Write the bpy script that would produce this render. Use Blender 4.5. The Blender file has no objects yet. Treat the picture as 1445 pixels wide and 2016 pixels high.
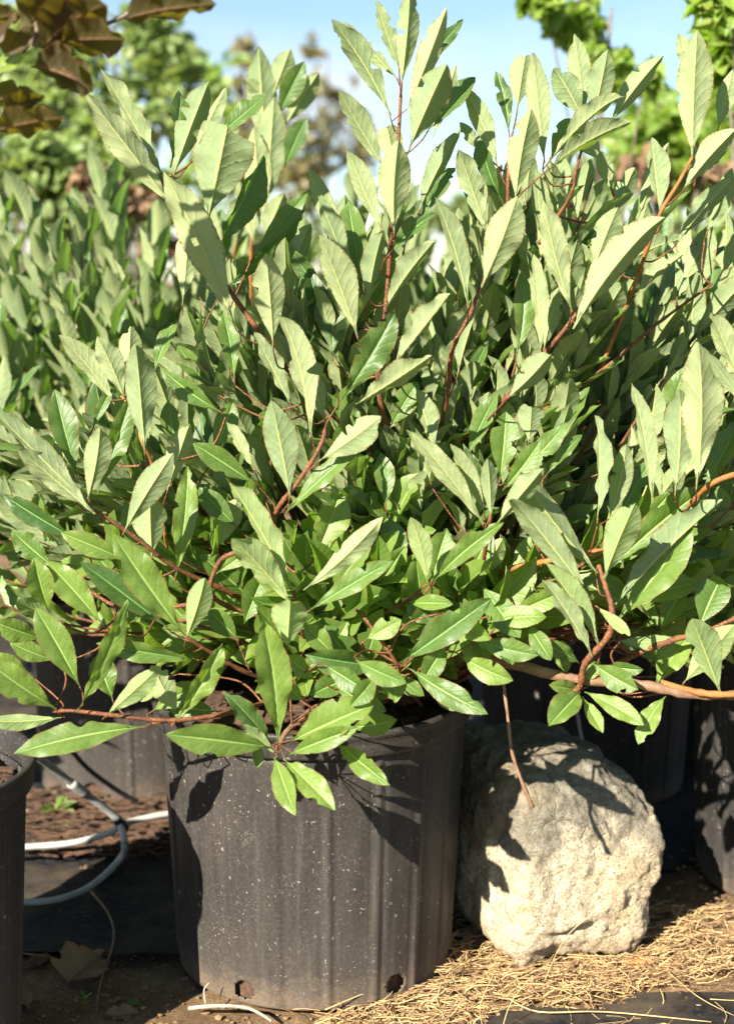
import bpy, math, random
import numpy as np
from mathutils import Vector, Matrix

R = math.radians
scene = bpy.context.scene
COL = scene.collection
rnd = random.Random(7)

# ------------------------------------------------------------------ camera
CAMZ = 0.97
PITCH = R(9.0)
FPX = 2930.0
cam_d = bpy.data.cameras.new('camera')
cam = bpy.data.objects.new('camera', cam_d)
COL.objects.link(cam)
cam.location = (0, 0, CAMZ)
cam.rotation_euler = (R(90) - PITCH, 0, 0)
cam_d.sensor_fit = 'VERTICAL'
cam_d.sensor_height = 24.0
cam_d.lens = FPX / 2016.0 * 24.0
cam_d.clip_start = 0.05
cam_d.clip_end = 400
cam_d.dof.use_dof = True
cam_d.dof.focus_distance = 1.93
cam_d.dof.aperture_fstop = 2.1
scene.camera = cam

# ------------------------------------------------------------------ light
SUN_EL = R(31)
SUN_AZ = R(35)          # the light travels towards +Y and +X (comes from behind the camera, left)
scene.view_settings.view_transform = 'Standard'
scene.view_settings.look = 'None'
scene.view_settings.gamma = 1
scene.view_settings.exposure = 1.75
scene.view_settings.use_curve_mapping = False
world = bpy.data.worlds.new('World')
scene.world = world
world.use_nodes = True
wn, wl = world.node_tree.nodes, world.node_tree.links
wn.clear()
w_out = wn.new('ShaderNodeOutputWorld')
w_bg = wn.new('ShaderNodeBackground')
w_bg.inputs['Strength'].default_value = 0.050
w_sky = wn.new('ShaderNodeTexSky')
w_sky.sky_type = 'NISHITA'
w_sky.sun_disc = False
w_sky.sun_elevation = SUN_EL
w_sky.sun_rotation = R(180) + SUN_AZ
w_sky.air_density = 1.0
w_sky.dust_density = 0.15
w_sky.ozone_density = 3.0
w_tc = wn.new('ShaderNodeTexCoord')
w_map = wn.new('ShaderNodeMapping')
w_map.inputs['Scale'].default_value = (2.2, 2.2, 6.0)
w_no = wn.new('ShaderNodeTexNoise')
w_no.inputs['Scale'].default_value = 1.7
w_no.inputs['Detail'].default_value = 6
w_no.inputs['Roughness'].default_value = 0.55
w_rp = wn.new('ShaderNodeValToRGB')
w_rp.color_ramp.elements[0].position = 0.50
w_rp.color_ramp.elements[0].color = (0.02, 0.02, 0.02, 1)
w_rp.color_ramp.elements[1].position = 0.72
w_rp.color_ramp.elements[1].color = (0.95, 0.95, 0.95, 1)
w_mix = wn.new('ShaderNodeMixRGB')
w_mix.inputs[2].default_value = (6.4, 6.6, 6.9, 1)
wl.new(w_tc.outputs['Generated'], w_map.inputs[0])
wl.new(w_map.outputs[0], w_no.inputs['Vector'])
wl.new(w_no.outputs['Fac'], w_rp.inputs[0])
w_sep = wn.new('ShaderNodeSeparateXYZ')
wl.new(w_tc.outputs['Generated'], w_sep.inputs[0])
w_el = wn.new('ShaderNodeMapRange')          # clouds thin out overhead
w_el.inputs['From Min'].default_value = 0.03
w_el.inputs['From Max'].default_value = 0.40
w_el.inputs['To Min'].default_value = 1.0
w_el.inputs['To Max'].default_value = 0.12
wl.new(w_sep.outputs['Z'], w_el.inputs[0])
w_mu = wn.new('ShaderNodeMath'); w_mu.operation = 'MULTIPLY'
wl.new(w_rp.outputs[0], w_mu.inputs[0]); wl.new(w_el.outputs[0], w_mu.inputs[1])
wl.new(w_mu.outputs[0], w_mix.inputs[0])
wl.new(w_sky.outputs[0], w_mix.inputs[1])
wl.new(w_mix.outputs[0], w_bg.inputs['Color'])
wl.new(w_bg.outputs[0], w_out.inputs[0])
sun_d = bpy.data.lights.new('sun', 'SUN')
sun_d.energy = 5.0
sun_d.angle = R(0.5)
sun_d.color = (1.0, 0.93, 0.80)
sun = bpy.data.objects.new('sun', sun_d)
COL.objects.link(sun)
SUNDIR = Vector((math.sin(SUN_AZ) * math.cos(SUN_EL), math.cos(SUN_AZ) * math.cos(SUN_EL), -math.sin(SUN_EL)))
sun.rotation_euler = SUNDIR.to_track_quat('-Z', 'Y').to_euler()
scene.cycles.max_bounces = 6
scene.cycles.transparent_max_bounces = 4

# ------------------------------------------------------------------ helpers
sp_, cp_ = math.sin(PITCH), math.cos(PITCH)
CAMP = Vector((0, 0, CAMZ))

def at(px, py, Y):
    """the place at distance Y (m, along +Y) that the photograph shows at px, py"""
    dx = (px - 722.5) / FPX
    dy = (py - 1008.0) / FPX
    d = Vector((dx, cp_ - dy * sp_, -sp_ - dy * cp_))
    return CAMP + d * (Y / d.y)

def ground_at(px, py, z=0.0):
    dx = (px - 722.5) / FPX
    dy = (py - 1008.0) / FPX
    d = Vector((dx, cp_ - dy * sp_, -sp_ - dy * cp_))
    return CAMP + d * ((z - CAMZ) / d.z)

def proj(p):
    q = p - CAMP
    f = q.y * cp_ - q.z * sp_
    u = q.y * sp_ + q.z * cp_
    if f < 0.05:
        return -9999, -9999
    return 722.5 + FPX * q.x / f, 1008 - FPX * u / f

def tag(o, label=None, cat=None, group=None, kind=None):
    if label: o['label'] = label
    if cat: o['category'] = cat
    if group: o['group'] = group
    if kind: o['kind'] = kind
    return o

def empty(name, loc, label=None, cat=None, group=None):
    o = bpy.data.objects.new(name, None)
    o.empty_display_size = 0.05
    o.location = loc
    COL.objects.link(o)
    return tag(o, label, cat, group)

def link(name, me, parent=None, mat=None, smooth=True):
    if mat is not None and not me.materials:
        me.materials.append(mat)
    if smooth:
        me.polygons.foreach_set('use_smooth', [True] * len(me.polygons))
    o = bpy.data.objects.new(name, me)
    COL.objects.link(o)
    if parent is not None:
        o.parent = parent
        o.matrix_parent_inverse = Matrix.Translation(parent.location).inverted() if parent.parent is None else Matrix.Identity(4)
    return o

def mesh_of(name, verts, faces):
    me = bpy.data.meshes.new(name)
    me.from_pydata([tuple(v) for v in verts], [], faces)
    me.update()
    return me

def smooth_line(pts, n=6):
    P = [Vector(p) for p in pts]
    if len(P) < 3:
        return [P[0].lerp(P[1], i / n) for i in range(n + 1)]
    out = []
    for i in range(len(P) - 1):
        p0 = P[max(i - 1, 0)]; p1 = P[i]; p2 = P[i + 1]; p3 = P[min(i + 2, len(P) - 1)]
        for k in range(n):
            t = k / n
            out.append(0.5 * ((2 * p1) + (p2 - p0) * t + (2 * p0 - 5 * p1 + 4 * p2 - p3) * t * t + (3 * p1 - p0 - 3 * p2 + p3) * t ** 3))
    out.append(P[-1])
    return out

def tube_data(pts, r0, r1, sides=7, n=5, knob=0.0, rng=rnd, cap=True):
    L = smooth_line(pts, n)
    V, F = [], []
    m = len(L)
    up = Vector((0.13, 0.21, 0.97))
    for i, p in enumerate(L):
        d = (L[min(i + 1, m - 1)] - L[max(i - 1, 0)])
        if d.length < 1e-7: d = Vector((0, 0, 1))
        d.normalize()
        a = d.cross(up)
        if a.length < 0.05: a = d.cross(Vector((1, 0, 0)))
        a.normalize()
        b = d.cross(a)
        t = i / (m - 1)
        r = r0 + (r1 - r0) * t
        if knob: r *= 1 + knob * rng.uniform(-1, 1)
        for k in range(sides):
            an = 2 * math.pi * k / sides
            rr = r * (1 + knob * 0.5 * rng.uniform(-1, 1))
            V.append(p + (a * math.cos(an) + b * math.sin(an)) * rr)
    for i in range(m - 1):
        for k in range(sides):
            k2 = (k + 1) % sides
            F.append((i * sides + k, i * sides + k2, (i + 1) * sides + k2, (i + 1) * sides + k))
    if cap:
        F.append(tuple(range(sides))[::-1])
        F.append(tuple(range((m - 1) * sides, m * sides)))
    return V, F

def tube(name, pts, r0, r1, mat, parent=None, **kw):
    V, F = tube_data(pts, r0, r1, **kw)
    return link(name, mesh_of(name, V, F), parent, mat)

def join_data(parts):
    V, F = [], []
    for v, f in parts:
        o = len(V)
        V += v
        F += [tuple(i + o for i in q) for q in f]
    return V, F

# ------------------------------------------------------------------ materials
class NT:
    def __init__(s, name):
        s.m = bpy.data.materials.new(name)
        s.m.use_nodes = True
        s.t = s.m.node_tree
        s.t.nodes.clear()
        s.out = s.t.nodes.new('ShaderNodeOutputMaterial')
    def n(s, typ, **kw):
        nd = s.t.nodes.new('ShaderNode' + typ)
        for k, v in kw.items():
            setattr(nd, k, v)
        return nd
    def l(s, a, b):
        s.t.links.new(a, b)
    def val(s, op, a, b=None, c=None, clamp=False):
        nd = s.n('Math', operation=op, use_clamp=clamp)
        for i, x in enumerate((a, b, c)):
            if x is None: continue
            if isinstance(x, (int, float)): nd.inputs[i].default_value = x
            else: s.l(x, nd.inputs[i])
        return nd.outputs[0]
    def mix(s, fac, a, b, blend='MIX'):
        nd = s.n('MixRGB', blend_type=blend)
        for i, x in enumerate((fac, a, b)):
            if isinstance(x, (int, float)): nd.inputs[i].default_value = x
            elif isinstance(x, tuple): nd.inputs[i].default_value = (*x, 1) if len(x) == 3 else x
            else: s.l(x, nd.inputs[i])
        return nd.outputs[0]
    def ramp(s, x, stops):
        nd = s.n('ValToRGB')
        cr = nd.color_ramp
        while len(cr.elements) < len(stops): cr.elements.new(0.5)
        for e, (p, c) in zip(cr.elements, stops):
            e.position = p
            e.color = (c, c, c, 1) if isinstance(c, (int, float)) else (*c, 1)
        s.l(x, nd.inputs[0])
        return nd.outputs[0]
    def noise(s, scale, detail=3, rough=0.55, vec=None, out='Fac'):
        nd = s.n('TexNoise')
        nd.inputs['Scale'].default_value = scale
        nd.inputs['Detail'].default_value = detail
        nd.inputs['Roughness'].default_value = rough
        if vec is not None: s.l(vec, nd.inputs['Vector'])
        return nd.outputs[out]
    def obj(s):
        return s.n('TexCoord').outputs['Object']
    def bump(s, h, strength=0.3, dist=0.002, nrm=None):
        nd = s.n('Bump')
        nd.inputs['Strength'].default_value = strength
        nd.inputs['Distance'].default_value = dist
        s.l(h, nd.inputs['Height'])
        if nrm is not None: s.l(nrm, nd.inputs['Normal'])
        return nd.outputs[0]
    def bsdf(s, col, rough=0.6, nrm=None, spec=0.4, metal=0.0):
        b = s.n('BsdfPrincipled')
        if isinstance(col, tuple): b.inputs['Base Color'].default_value = (*col, 1)
        else: s.l(col, b.inputs['Base Color'])
        if isinstance(rough, (int, float)): b.inputs['Roughness'].default_value = rough
        else: s.l(rough, b.inputs['Roughness'])
        b.inputs['Specular IOR Level'].default_value = spec
        b.inputs['Metallic'].default_value = metal
        if nrm is not None: s.l(nrm, b.inputs['Normal'])
        return b.outputs[0]
    def done(s, sh):
        s.l(sh, s.out.inputs['Surface'])
        return s.m

def leaf_material(name, top_a, top_b, under_a, under_b, trans, vein_top, vein_under, trans_fac=0.3,
                  rough_top=0.42, rough_under=0.75, nveins=10.0, brown=(0.20, 0.09, 0.03), brown_amt=0.75):
    m = NT(name)
    uv = m.n('UVMap').outputs[0]
    sep = m.n('SeparateXYZ')
    m.l(uv, sep.inputs[0])
    u, v = sep.outputs[0], sep.outputs[1]          # u = 0..1 across (0.5 midrib), v = along
    au = m.val('MULTIPLY', m.val('ABSOLUTE', m.val('SUBTRACT', u, 0.5)), 2.0)
    objc = m.obj()
    wob = m.noise(14, 2, 0.5, objc)
    s = m.val('ADD', m.val('SUBTRACT', m.val('MULTIPLY', v, nveins), m.val('MULTIPLY', au, 2.3)),
              m.val('ADD', m.val('MULTIPLY', m.val('MULTIPLY', au, au), 0.7), m.val('MULTIPLY', wob, 0.55)))
    side = m.val('GREATER_THAN', u, 0.5)
    s = m.val('ADD', s, m.val('MULTIPLY', side, 0.42))
    fr = m.val('ABSOLUTE', m.val('SUBTRACT', m.val('FRACT', s), 0.5))     # 0 at the vein
    lat = m.val('SUBTRACT', 1.0, m.val('DIVIDE', fr, 0.055), clamp=True)
    lat = m.val('MULTIPLY', lat, m.val('SUBTRACT', 1.0, m.val('MULTIPLY', au, 0.75)))
    mid = m.val('SUBTRACT', 1.0, m.val('DIVIDE', au, m.val('ADD', 0.035, m.val('MULTIPLY', m.val('SUBTRACT', 1.0, v), 0.10))), clamp=True)
    mid = m.val('MULTIPLY', mid, 2.0, clamp=True)
    # random value per leaf
    at_ = m.n('Attribute', attribute_name='lv').outputs['Fac']
    rv = m.val('FRACT', m.val('ADD', m.n('ObjectInfo').outputs['Random'], at_))
    rv2 = m.val('FRACT', m.val('MULTIPLY', rv, 7.31))
    patch = m.noise(30, 3, 0.6, objc)
    ramp1 = m.ramp(patch, [(0.35, 0.0), (0.65, 1.0)])
    fac = m.val('ADD', m.val('MULTIPLY', rv, 0.80), m.val('MULTIPLY', ramp1, 0.30), clamp=True)
    top = m.mix(fac, top_a, top_b)
    und = m.mix(fac, under_a, under_b)
    # fine mottling
    mot = m.noise(420, 2, 0.6, objc)
    motr = m.ramp(mot, [(0.3, 0.88), (0.7, 1.10)])
    top = m.mix(1.0, top, motr, 'MULTIPLY')
    und = m.mix(1.0, und, motr, 'MULTIPLY')
    veins = m.val('MAXIMUM', m.val('MULTIPLY', lat, 0.20), mid)
    veinu = m.val('MAXIMUM', m.val('MULTIPLY', lat, 0.22), mid)
    top = m.mix(veins, top, vein_top)
    und = m.mix(veinu, und, vein_under)
    # brown scorched edge and specks
    wn_ = m.noise(55, 3, 0.6, objc)
    edge = m.val('MULTIPLY', m.ramp(m.val('ADD', au, m.val('MULTIPLY', m.val('SUBTRACT', wn_, 0.5), 0.9)), [(0.92, 0.0), (1.06, 1.0)]), brown_amt)
    vor = m.n('TexVoronoi')
    vor.inputs['Scale'].default_value = 130
    m.l(objc, vor.inputs['Vector'])
    spk = m.val('LESS_THAN', vor.outputs['Distance'], 0.13)
    spk = m.val('MULTIPLY', spk, m.ramp(m.noise(22, 2, 0.5, objc), [(0.53, 0.0), (0.6, 0.8)]))
    spk = m.val('MULTIPLY', spk, m.val('GREATER_THAN', rv2, 0.35))
    bad = m.val('MAXIMUM', edge, spk)
    top = m.mix(bad, top, brown)
    und = m.mix(bad, und, brown)
    back = m.n('NewGeometry').outputs['Backfacing']
    col = m.mix(back, top, und)
    h = m.val('SUBTRACT', m.val('MULTIPLY', m.ramp(fr, [(0.0, 0.0), (0.16, 0.8), (0.5, 1.0)]), 1.0), m.val('MULTIPLY', mid, 0.6))
    fine = m.noise(260, 3, 0.6, objc)
    h = m.val('ADD', h, m.val('MULTIPLY', fine, 0.35))
    nrm = m.bump(h, 0.30, 0.0010)
    rough = m.val('ADD', m.val('MULTIPLY', back, rough_under - rough_top), m.val('ADD', rough_top, m.val('MULTIPLY', rv2, 0.08)))
    sh = m.bsdf(col, rough, nrm, 0.5)
    tr = m.n('BsdfTranslucent')
    tcol = m.mix(0.6, trans, m.mix(1.0, trans, m.mix(fac, (0.75, 0.9, 0.8), (1.15, 1.05, 1.0)), 'MULTIPLY'))
    tcol = m.mix(bad, tcol, tuple(0.6 * c for c in brown))
    m.l(tcol, tr.inputs['Color'])
    m.l(nrm, tr.inputs['Normal'])
    mx = m.n('MixShader')
    mx.inputs[0].default_value = trans_fac
    m.l(sh, mx.inputs[1]); m.l(tr.outputs[0], mx.inputs[2])
    return m.done(mx.outputs[0])

M = {}
M['leaf'] = leaf_material('shrub_leaf', (0.030, 0.074, 0.018), (0.110, 0.180, 0.034), (0.17, 0.235, 0.110), (0.32, 0.37, 0.175),
                          (0.27, 0.50, 0.045), (0.17, 0.30, 0.09), (0.42, 0.44, 0.15), 0.26)
M['leaf_fresh'] = leaf_material('low_leaf', (0.052, 0.110, 0.020), (0.165, 0.245, 0.045), (0.20, 0.28, 0.11), (0.29, 0.37, 0.145),
                          (0.36, 0.60, 0.04), (0.28, 0.42, 0.12), (0.44, 0.46, 0.14), 0.32)
M['leaf_beech'] = leaf_material('copper_leaf', (0.030, 0.024, 0.012), (0.070, 0.050, 0.014), (0.036, 0.030, 0.014), (0.075, 0.062, 0.014),
                          (0.34, 0.27, 0.02), (0.12, 0.06, 0.03), (0.20, 0.10, 0.05), 0.30, 0.5, 0.6, 8.0)
M['leaf_vine'] = leaf_material('bright_leaf', (0.10, 0.18, 0.03), (0.22, 0.30, 0.05), (0.20, 0.32, 0.08), (0.28, 0.40, 0.09),
                          (0.5, 0.75, 0.05), (0.3, 0.4, 0.12), (0.34, 0.42, 0.14), 0.42)
M['leaf_tree'] = leaf_material('far_leaf', (0.07, 0.13, 0.03), (0.26, 0.34, 0.11), (0.18, 0.26, 0.10), (0.34, 0.40, 0.17),
                          (0.40, 0.52, 0.10), (0.2, 0.3, 0.1), (0.3, 0.36, 0.14), 0.38, brown_amt=0.2)
M['leaf_olive'] = leaf_material('olive_leaf', (0.10, 0.13, 0.035), (0.26, 0.20, 0.08), (0.16, 0.19, 0.08), (0.32, 0.24, 0.13),
                          (0.35, 0.34, 0.08), (0.15, 0.16, 0.07), (0.2, 0.2, 0.1), 0.3, brown_amt=0.3)
M['leaf_dry'] = leaf_material('dry_leaf', (0.12, 0.075, 0.04), (0.26, 0.17, 0.09), (0.20, 0.13, 0.07), (0.34, 0.22, 0.13),
                          (0.35, 0.16, 0.05), (0.26, 0.16, 0.09), (0.3, 0.2, 0.1), 0.15, 0.8, 0.85)

def bark(name, c0, c1, speck=(0.42, 0.26, 0.13), sc=900, amt=0.6):
    m = NT(name)
    o = m.obj()
    a = m.ramp(m.noise(60, 4, 0.6, o), [(0.3, c0), (0.7, c1)])
    vor = m.n('TexVoronoi'); vor.inputs['Scale'].default_value = sc * 0.35
    m.l(o, vor.inputs['Vector'])
    d = m.val('LESS_THAN', vor.outputs['Distance'], 0.26)
    c = m.mix(m.val('MULTIPLY', d, amt), a, speck)
    h = m.val('ADD', m.val('MULTIPLY', d, 0.7), m.noise(sc, 3, 0.6, o))
    return m.done(m.bsdf(c, 0.62, m.bump(h, 0.8, 0.0012), 0.35))
M['twig'] = bark('twig_bark', (0.075, 0.026, 0.014), (0.20, 0.072, 0.025))
M['twig_lit'] = bark('twig_bark_lit', (0.20, 0.075, 0.02), (0.36, 0.15, 0.035))  # brighter copy of the twig bark, sunlight on the stems put into the colour
M['twig_old'] = bark('old_bark', (0.12, 0.062, 0.032), (0.26, 0.15, 0.085), (0.33, 0.24, 0.17))
M['bark_grey'] = bark('grey_bark', (0.09, 0.07, 0.055), (0.20, 0.15, 0.12), (0.3, 0.25, 0.2), 300)

def pot_material(name, base=(0.012, 0.0115, 0.012), dust=0.36):
    m = NT(name)
    o = m.obj()
    sx = m.n('SeparateXYZ'); m.l(o, sx.inputs[0])
    # broad dust and drip stains
    mp = m.n('Mapping'); mp.inputs['Scale'].default_value = (7, 7, 2.2); m.l(o, mp.inputs[0])
    n1 = m.noise(1.0, 5, 0.6, mp.outputs[0])
    mp2 = m.n('Mapping'); mp2.inputs['Scale'].default_value = (60, 60, 6); m.l(o, mp2.inputs[0])
    n2 = m.noise(1.0, 4, 0.65, mp2.outputs[0])
    n3 = m.noise(220, 3, 0.7, o)
    d = m.val('ADD', m.val('MULTIPLY', m.ramp(n1, [(0.3, 0.15), (0.7, 1.0)]), 0.42), m.val('MULTIPLY', m.ramp(n2, [(0.35, 0.0), (0.75, 1.0)]), 0.30))
    d = m.val('ADD', d, m.val('MULTIPLY', m.ramp(n3, [(0.45, 0.0), (0.75, 1.0)]), 0.42))
    low = m.ramp(sx.outputs[2], [(0.0, 0.75), (0.05, 0.35), (0.16, 0.10), (0.35, 0.0)])
    d = m.val('MULTIPLY', m.val('ADD', d, low), dust, clamp=True)
    c = m.mix(d, base, (0.150, 0.128, 0.104))
    # dried splash flecks of several sizes
    fl = None
    for sc, th, msc in ((95, 0.15, 13), (210, 0.19, 21), (52, 0.11, 9)):
        dist = m.noise(sc * 0.9, 2, 0.5, o, 'Color')
        vv = m.n('VectorMath', operation='MULTIPLY_ADD')
        m.l(dist, vv.inputs[0]); vv.inputs[1].default_value = (0.020, 0.020, 0.020); m.l(o, vv.inputs[2])
        vo = m.n('TexVoronoi'); vo.inputs['Scale'].default_value = sc
        m.l(vv.outputs[0], vo.inputs['Vector'])
        q = m.val('LESS_THAN', vo.outputs['Distance'], th)
        q = m.val('MULTIPLY', q, m.ramp(m.noise(msc, 2, 0.6, o), [(0.46, 0.0), (0.62, 1.0)]))
        fl = q if fl is None else m.val('MAXIMUM', fl, q)
    c = m.mix(m.val('MULTIPLY', fl, 0.36), c, (0.46, 0.41, 0.35))
    splash = m.val('MULTIPLY', m.ramp(m.val('ADD', sx.outputs[2], m.val('MULTIPLY', m.val('SUBTRACT', m.noise(26, 5, 0.7, o), 0.5), 0.14)), [(0.0, 0.45), (0.05, 0.0)]), m.ramp(n3, [(0.3, 0.35), (0.6, 1.0)]))
    c = m.mix(splash, c, (0.20, 0.135, 0.080))
    mp3 = m.n('Mapping'); mp3.inputs['Scale'].default_value = (34, 34, 1.3); m.l(o, mp3.inputs[0])
    runs = m.ramp(m.noise(1.0, 4, 0.6, mp3.outputs[0]), [(0.58, 0.0), (0.70, 0.18)])
    c = m.mix(runs, c, (0.16, 0.145, 0.125))
    rough = m.val('ADD', 0.42, m.val('MULTIPLY', d, 0.4), clamp=True)
    h = m.val('ADD', m.val('MULTIPLY', m.noise(500, 3, 0.6, o), 0.5), m.val('ADD', m.val('MULTIPLY', fl, 0.6), m.val('MULTIPLY', n2, 0.8)))
    return m.done(m.bsdf(c, rough, m.bump(h, 0.35, 0.0008), 0.22))
M['pot'] = pot_material('pot_plastic')
M['pot_clean'] = pot_material('pot_plastic_dark', (0.014, 0.014, 0.016), 0.28)

def simple(name, c0, c1, scale=40, rough=0.85, bump=0.5, dist=0.003, detail=6, spec=0.3):
    m = NT(name)
    o = m.obj()
    n = m.noise(scale, detail, 0.65, o)
    return m.done(m.bsdf(m.ramp(n, [(0.3, c0), (0.7, c1)]), rough, m.bump(m.noise(scale * 2.5, detail, 0.7, o), bump, dist), spec))
M['bark_chip'] = simple('bark_chips', (0.028, 0.016, 0.010), (0.115, 0.064, 0.038), 90)
M['tubing'] = simple('tubing', (0.26, 0.255, 0.24), (0.42, 0.41, 0.38), 60, 0.45, 0.1, 0.0004)
M['connector'] = simple('black_plastic', (0.012, 0.012, 0.013), (0.03, 0.03, 0.032), 60, 0.4, 0.1, 0.0004)
M['straw'] = simple('straw', (0.40, 0.26, 0.11), (0.62, 0.45, 0.22), 70, 0.7, 0.2, 0.0005)
M['straw_dark'] = simple('straw_brown', (0.20, 0.11, 0.055), (0.42, 0.27, 0.14), 70, 0.8, 0.2, 0.0005)
M['clod'] = simple('clod', (0.10, 0.06, 0.035), (0.30, 0.19, 0.10), 60, 0.95, 0.7, 0.004)
M['stick'] = simple('stick', (0.34, 0.24, 0.15), (0.55, 0.43, 0.30), 90, 0.8, 0.4, 0.001)
M['orange_chip'] = simple('orange_chip', (0.45, 0.11, 0.03), (0.60, 0.20, 0.07), 50, 0.8)
M['blue_chip'] = simple('blue_chip', (0.10, 0.28, 0.48), (0.20, 0.42, 0.62), 90, 0.7)
M['red_tag'] = simple('red_plastic', (0.50, 0.05, 0.025), (0.62, 0.10, 0.05), 30, 0.4, 0.1)

def soil_mat():
    m = NT('soil_ground')
    o = m.obj()
    a = m.ramp(m.noise(9, 8, 0.7, o), [(0.25, (0.085, 0.050, 0.028)), (0.5, (0.19, 0.118, 0.062)), (0.75, (0.36, 0.245, 0.130))])
    b = m.ramp(m.noise(160, 5, 0.75, o), [(0.3, 0.55), (0.7, 1.25)])
    c = m.mix(1.0, a, b, 'MULTIPLY')
    h = m.val('ADD', m.noise(70, 8, 0.75, o), m.val('MULTIPLY', m.noise(400, 4, 0.7, o), 0.5))
    return m.done(m.bsdf(c, 0.95, m.bump(h, 0.9, 0.006), 0.2))
M['soil'] = soil_mat()

def fabric_mat():
    m = NT('ground_fabric')
    o = m.obj()
    w1 = m.n('TexWave'); w1.wave_type = 'BANDS'; w1.bands_direction = 'X'; w1.inputs['Scale'].default_value = 130; w1.inputs['Distortion'].default_value = 0.6
    w2 = m.n('TexWave'); w2.wave_type = 'BANDS'; w2.bands_direction = 'Y'; w2.inputs['Scale'].default_value = 130; w2.inputs['Distortion'].default_value = 0.6
    m.l(o, w1.inputs['Vector']); m.l(o, w2.inputs['Vector'])
    wv = m.val('MULTIPLY', w1.outputs['Fac'], w2.outputs['Fac'])
    d = m.ramp(m.noise(6, 7, 0.7, o), [(0.42, 0.0), (0.68, 1.0)])
    d2 = m.ramp(m.noise(120, 5, 0.75, o), [(0.5, 0.0), (0.7, 1.0)])
    c = m.mix(wv, (0.008, 0.009, 0.011), (0.022, 0.023, 0.026))
    c = m.mix(m.val('MULTIPLY', m.val('MAXIMUM', m.val('MULTIPLY', d, 0.7), m.val('MULTIPLY', d2, 0.5)), 0.8), c, (0.17, 0.125, 0.08))
    return m.done(m.bsdf(c, 0.75, m.bump(m.val('ADD', wv, m.noise(40, 5, 0.7, o)), 0.5, 0.002), 0.15))
M['fabric'] = fabric_mat()

def granite():
    m = NT('granite')
    o = m.obj()
    vo = m.n('TexVoronoi'); vo.inputs['Scale'].default_value = 360
    dz = m.n('VectorMath', operation='MULTIPLY_ADD')
    m.l(m.noise(120, 2, 0.6, o, 'Color'), dz.inputs[0]); dz.inputs[1].default_value = (0.006, 0.006, 0.006); m.l(o, dz.inputs[2])
    m.l(dz.outputs[0], vo.inputs['Vector'])
    sx = m.n('SeparateXYZ'); m.l(vo.outputs['Color'], sx.inputs[0])
    grain = m.ramp(sx.outputs[0], [(0.0, (0.24, 0.21, 0.18)), (0.16, (0.38, 0.33, 0.26)), (0.45, (0.47, 0.42, 0.33)), (1.0, (0.60, 0.55, 0.45))])
    fine = m.ramp(m.noise(330, 4, 0.7, o), [(0.3, 0.72), (0.7, 1.18)])
    c = m.mix(1.0, m.mix(1.0, grain, (1.08, 1.01, 0.87), 'MULTIPLY'), fine, 'MULTIPLY')
    # weathered top of the stone, darkened further with painted leaf shade
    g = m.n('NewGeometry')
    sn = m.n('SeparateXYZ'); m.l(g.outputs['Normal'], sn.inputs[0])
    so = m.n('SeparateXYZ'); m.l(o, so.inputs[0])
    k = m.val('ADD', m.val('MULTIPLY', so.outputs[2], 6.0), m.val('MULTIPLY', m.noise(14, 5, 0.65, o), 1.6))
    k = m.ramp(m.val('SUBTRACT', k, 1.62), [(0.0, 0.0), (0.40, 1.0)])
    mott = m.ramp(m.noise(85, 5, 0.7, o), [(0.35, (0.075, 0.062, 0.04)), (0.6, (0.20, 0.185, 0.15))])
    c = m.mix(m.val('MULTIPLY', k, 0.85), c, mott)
    yel = m.ramp(m.noise(7, 4, 0.6, o), [(0.5, 0.0), (0.7, 0.5)])
    c = m.mix(yel, c, m.mix(1.0, c, (1.15, 0.93, 0.62), 'MULTIPLY'))
    ck = m.n('TexVoronoi'); ck.feature = 'DISTANCE_TO_EDGE'; ck.inputs['Scale'].default_value = 13
    dd = m.n('VectorMath', operation='MULTIPLY_ADD')
    m.l(m.noise(18, 4, 0.6, o, 'Color'), dd.inputs[0]); dd.inputs[1].default_value = (0.07, 0.07, 0.07); m.l(o, dd.inputs[2])
    m.l(dd.outputs[0], ck.inputs['Vector'])
    crack = m.val('SUBTRACT', 1.0, m.val('DIVIDE', ck.outputs['Distance'], 0.035), clamp=True)
    crack = m.val('MULTIPLY', crack, m.ramp(m.noise(9, 3, 0.6, o), [(0.5, 0.0), (0.6, 1.0)]))
    c = m.mix(m.val('MULTIPLY', crack, 0.12), c, (0.12, 0.10, 0.075))
    foot = m.ramp(m.val('ADD', so.outputs[2], m.val('MULTIPLY', m.noise(30, 4, 0.6, o), 0.05)), [(0.02, 0.6), (0.075, 0.0)])
    c = m.mix(foot, c, (0.26, 0.18, 0.10))
    h = m.val('ADD', m.noise(60, 8, 0.75, o), m.val('MULTIPLY', m.noise(260, 4, 0.7, o), 0.6))
    h = m.val('SUBTRACT', h, m.val('MULTIPLY', crack, 0.35))
    return m.done(m.bsdf(c, 0.9, m.bump(h, 1.0, 0.006), 0.25))
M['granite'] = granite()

# ------------------------------------------------------------------ leaf meshes
PROF_SHRUB = [(0, .055), (.06, .055), (.10, .11), (.18, .30), (.30, .60), (.43, .86), (.56, 1.0), (.68, .97), (.80, .75), (.90, .44), (.96, .20), (1, 0.0)]
PROF_ROUND = [(0, .05), (.05, .05), (.10, .22), (.20, .55), (.35, .88), (.52, 1.0), (.68, .98), (.82, .80), (.93, .48), (1, 0.05)]
PROF_BEECH = [(0, .03), (.06, .03), (.09, .25), (.18, .68), (.32, .96), (.48, 1.0), (.65, .88), (.80, .62), (.92, .28), (1, 0.0)]
PROF_LOBED = [(0, .03), (.08, .03), (.10, .7), (.18, .95), (.28, .62), (.36, .95), (.5, 1.0), (.58, .55), (.66, .68), (.78, .45), (.9, .25), (1, 0.0)]

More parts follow.
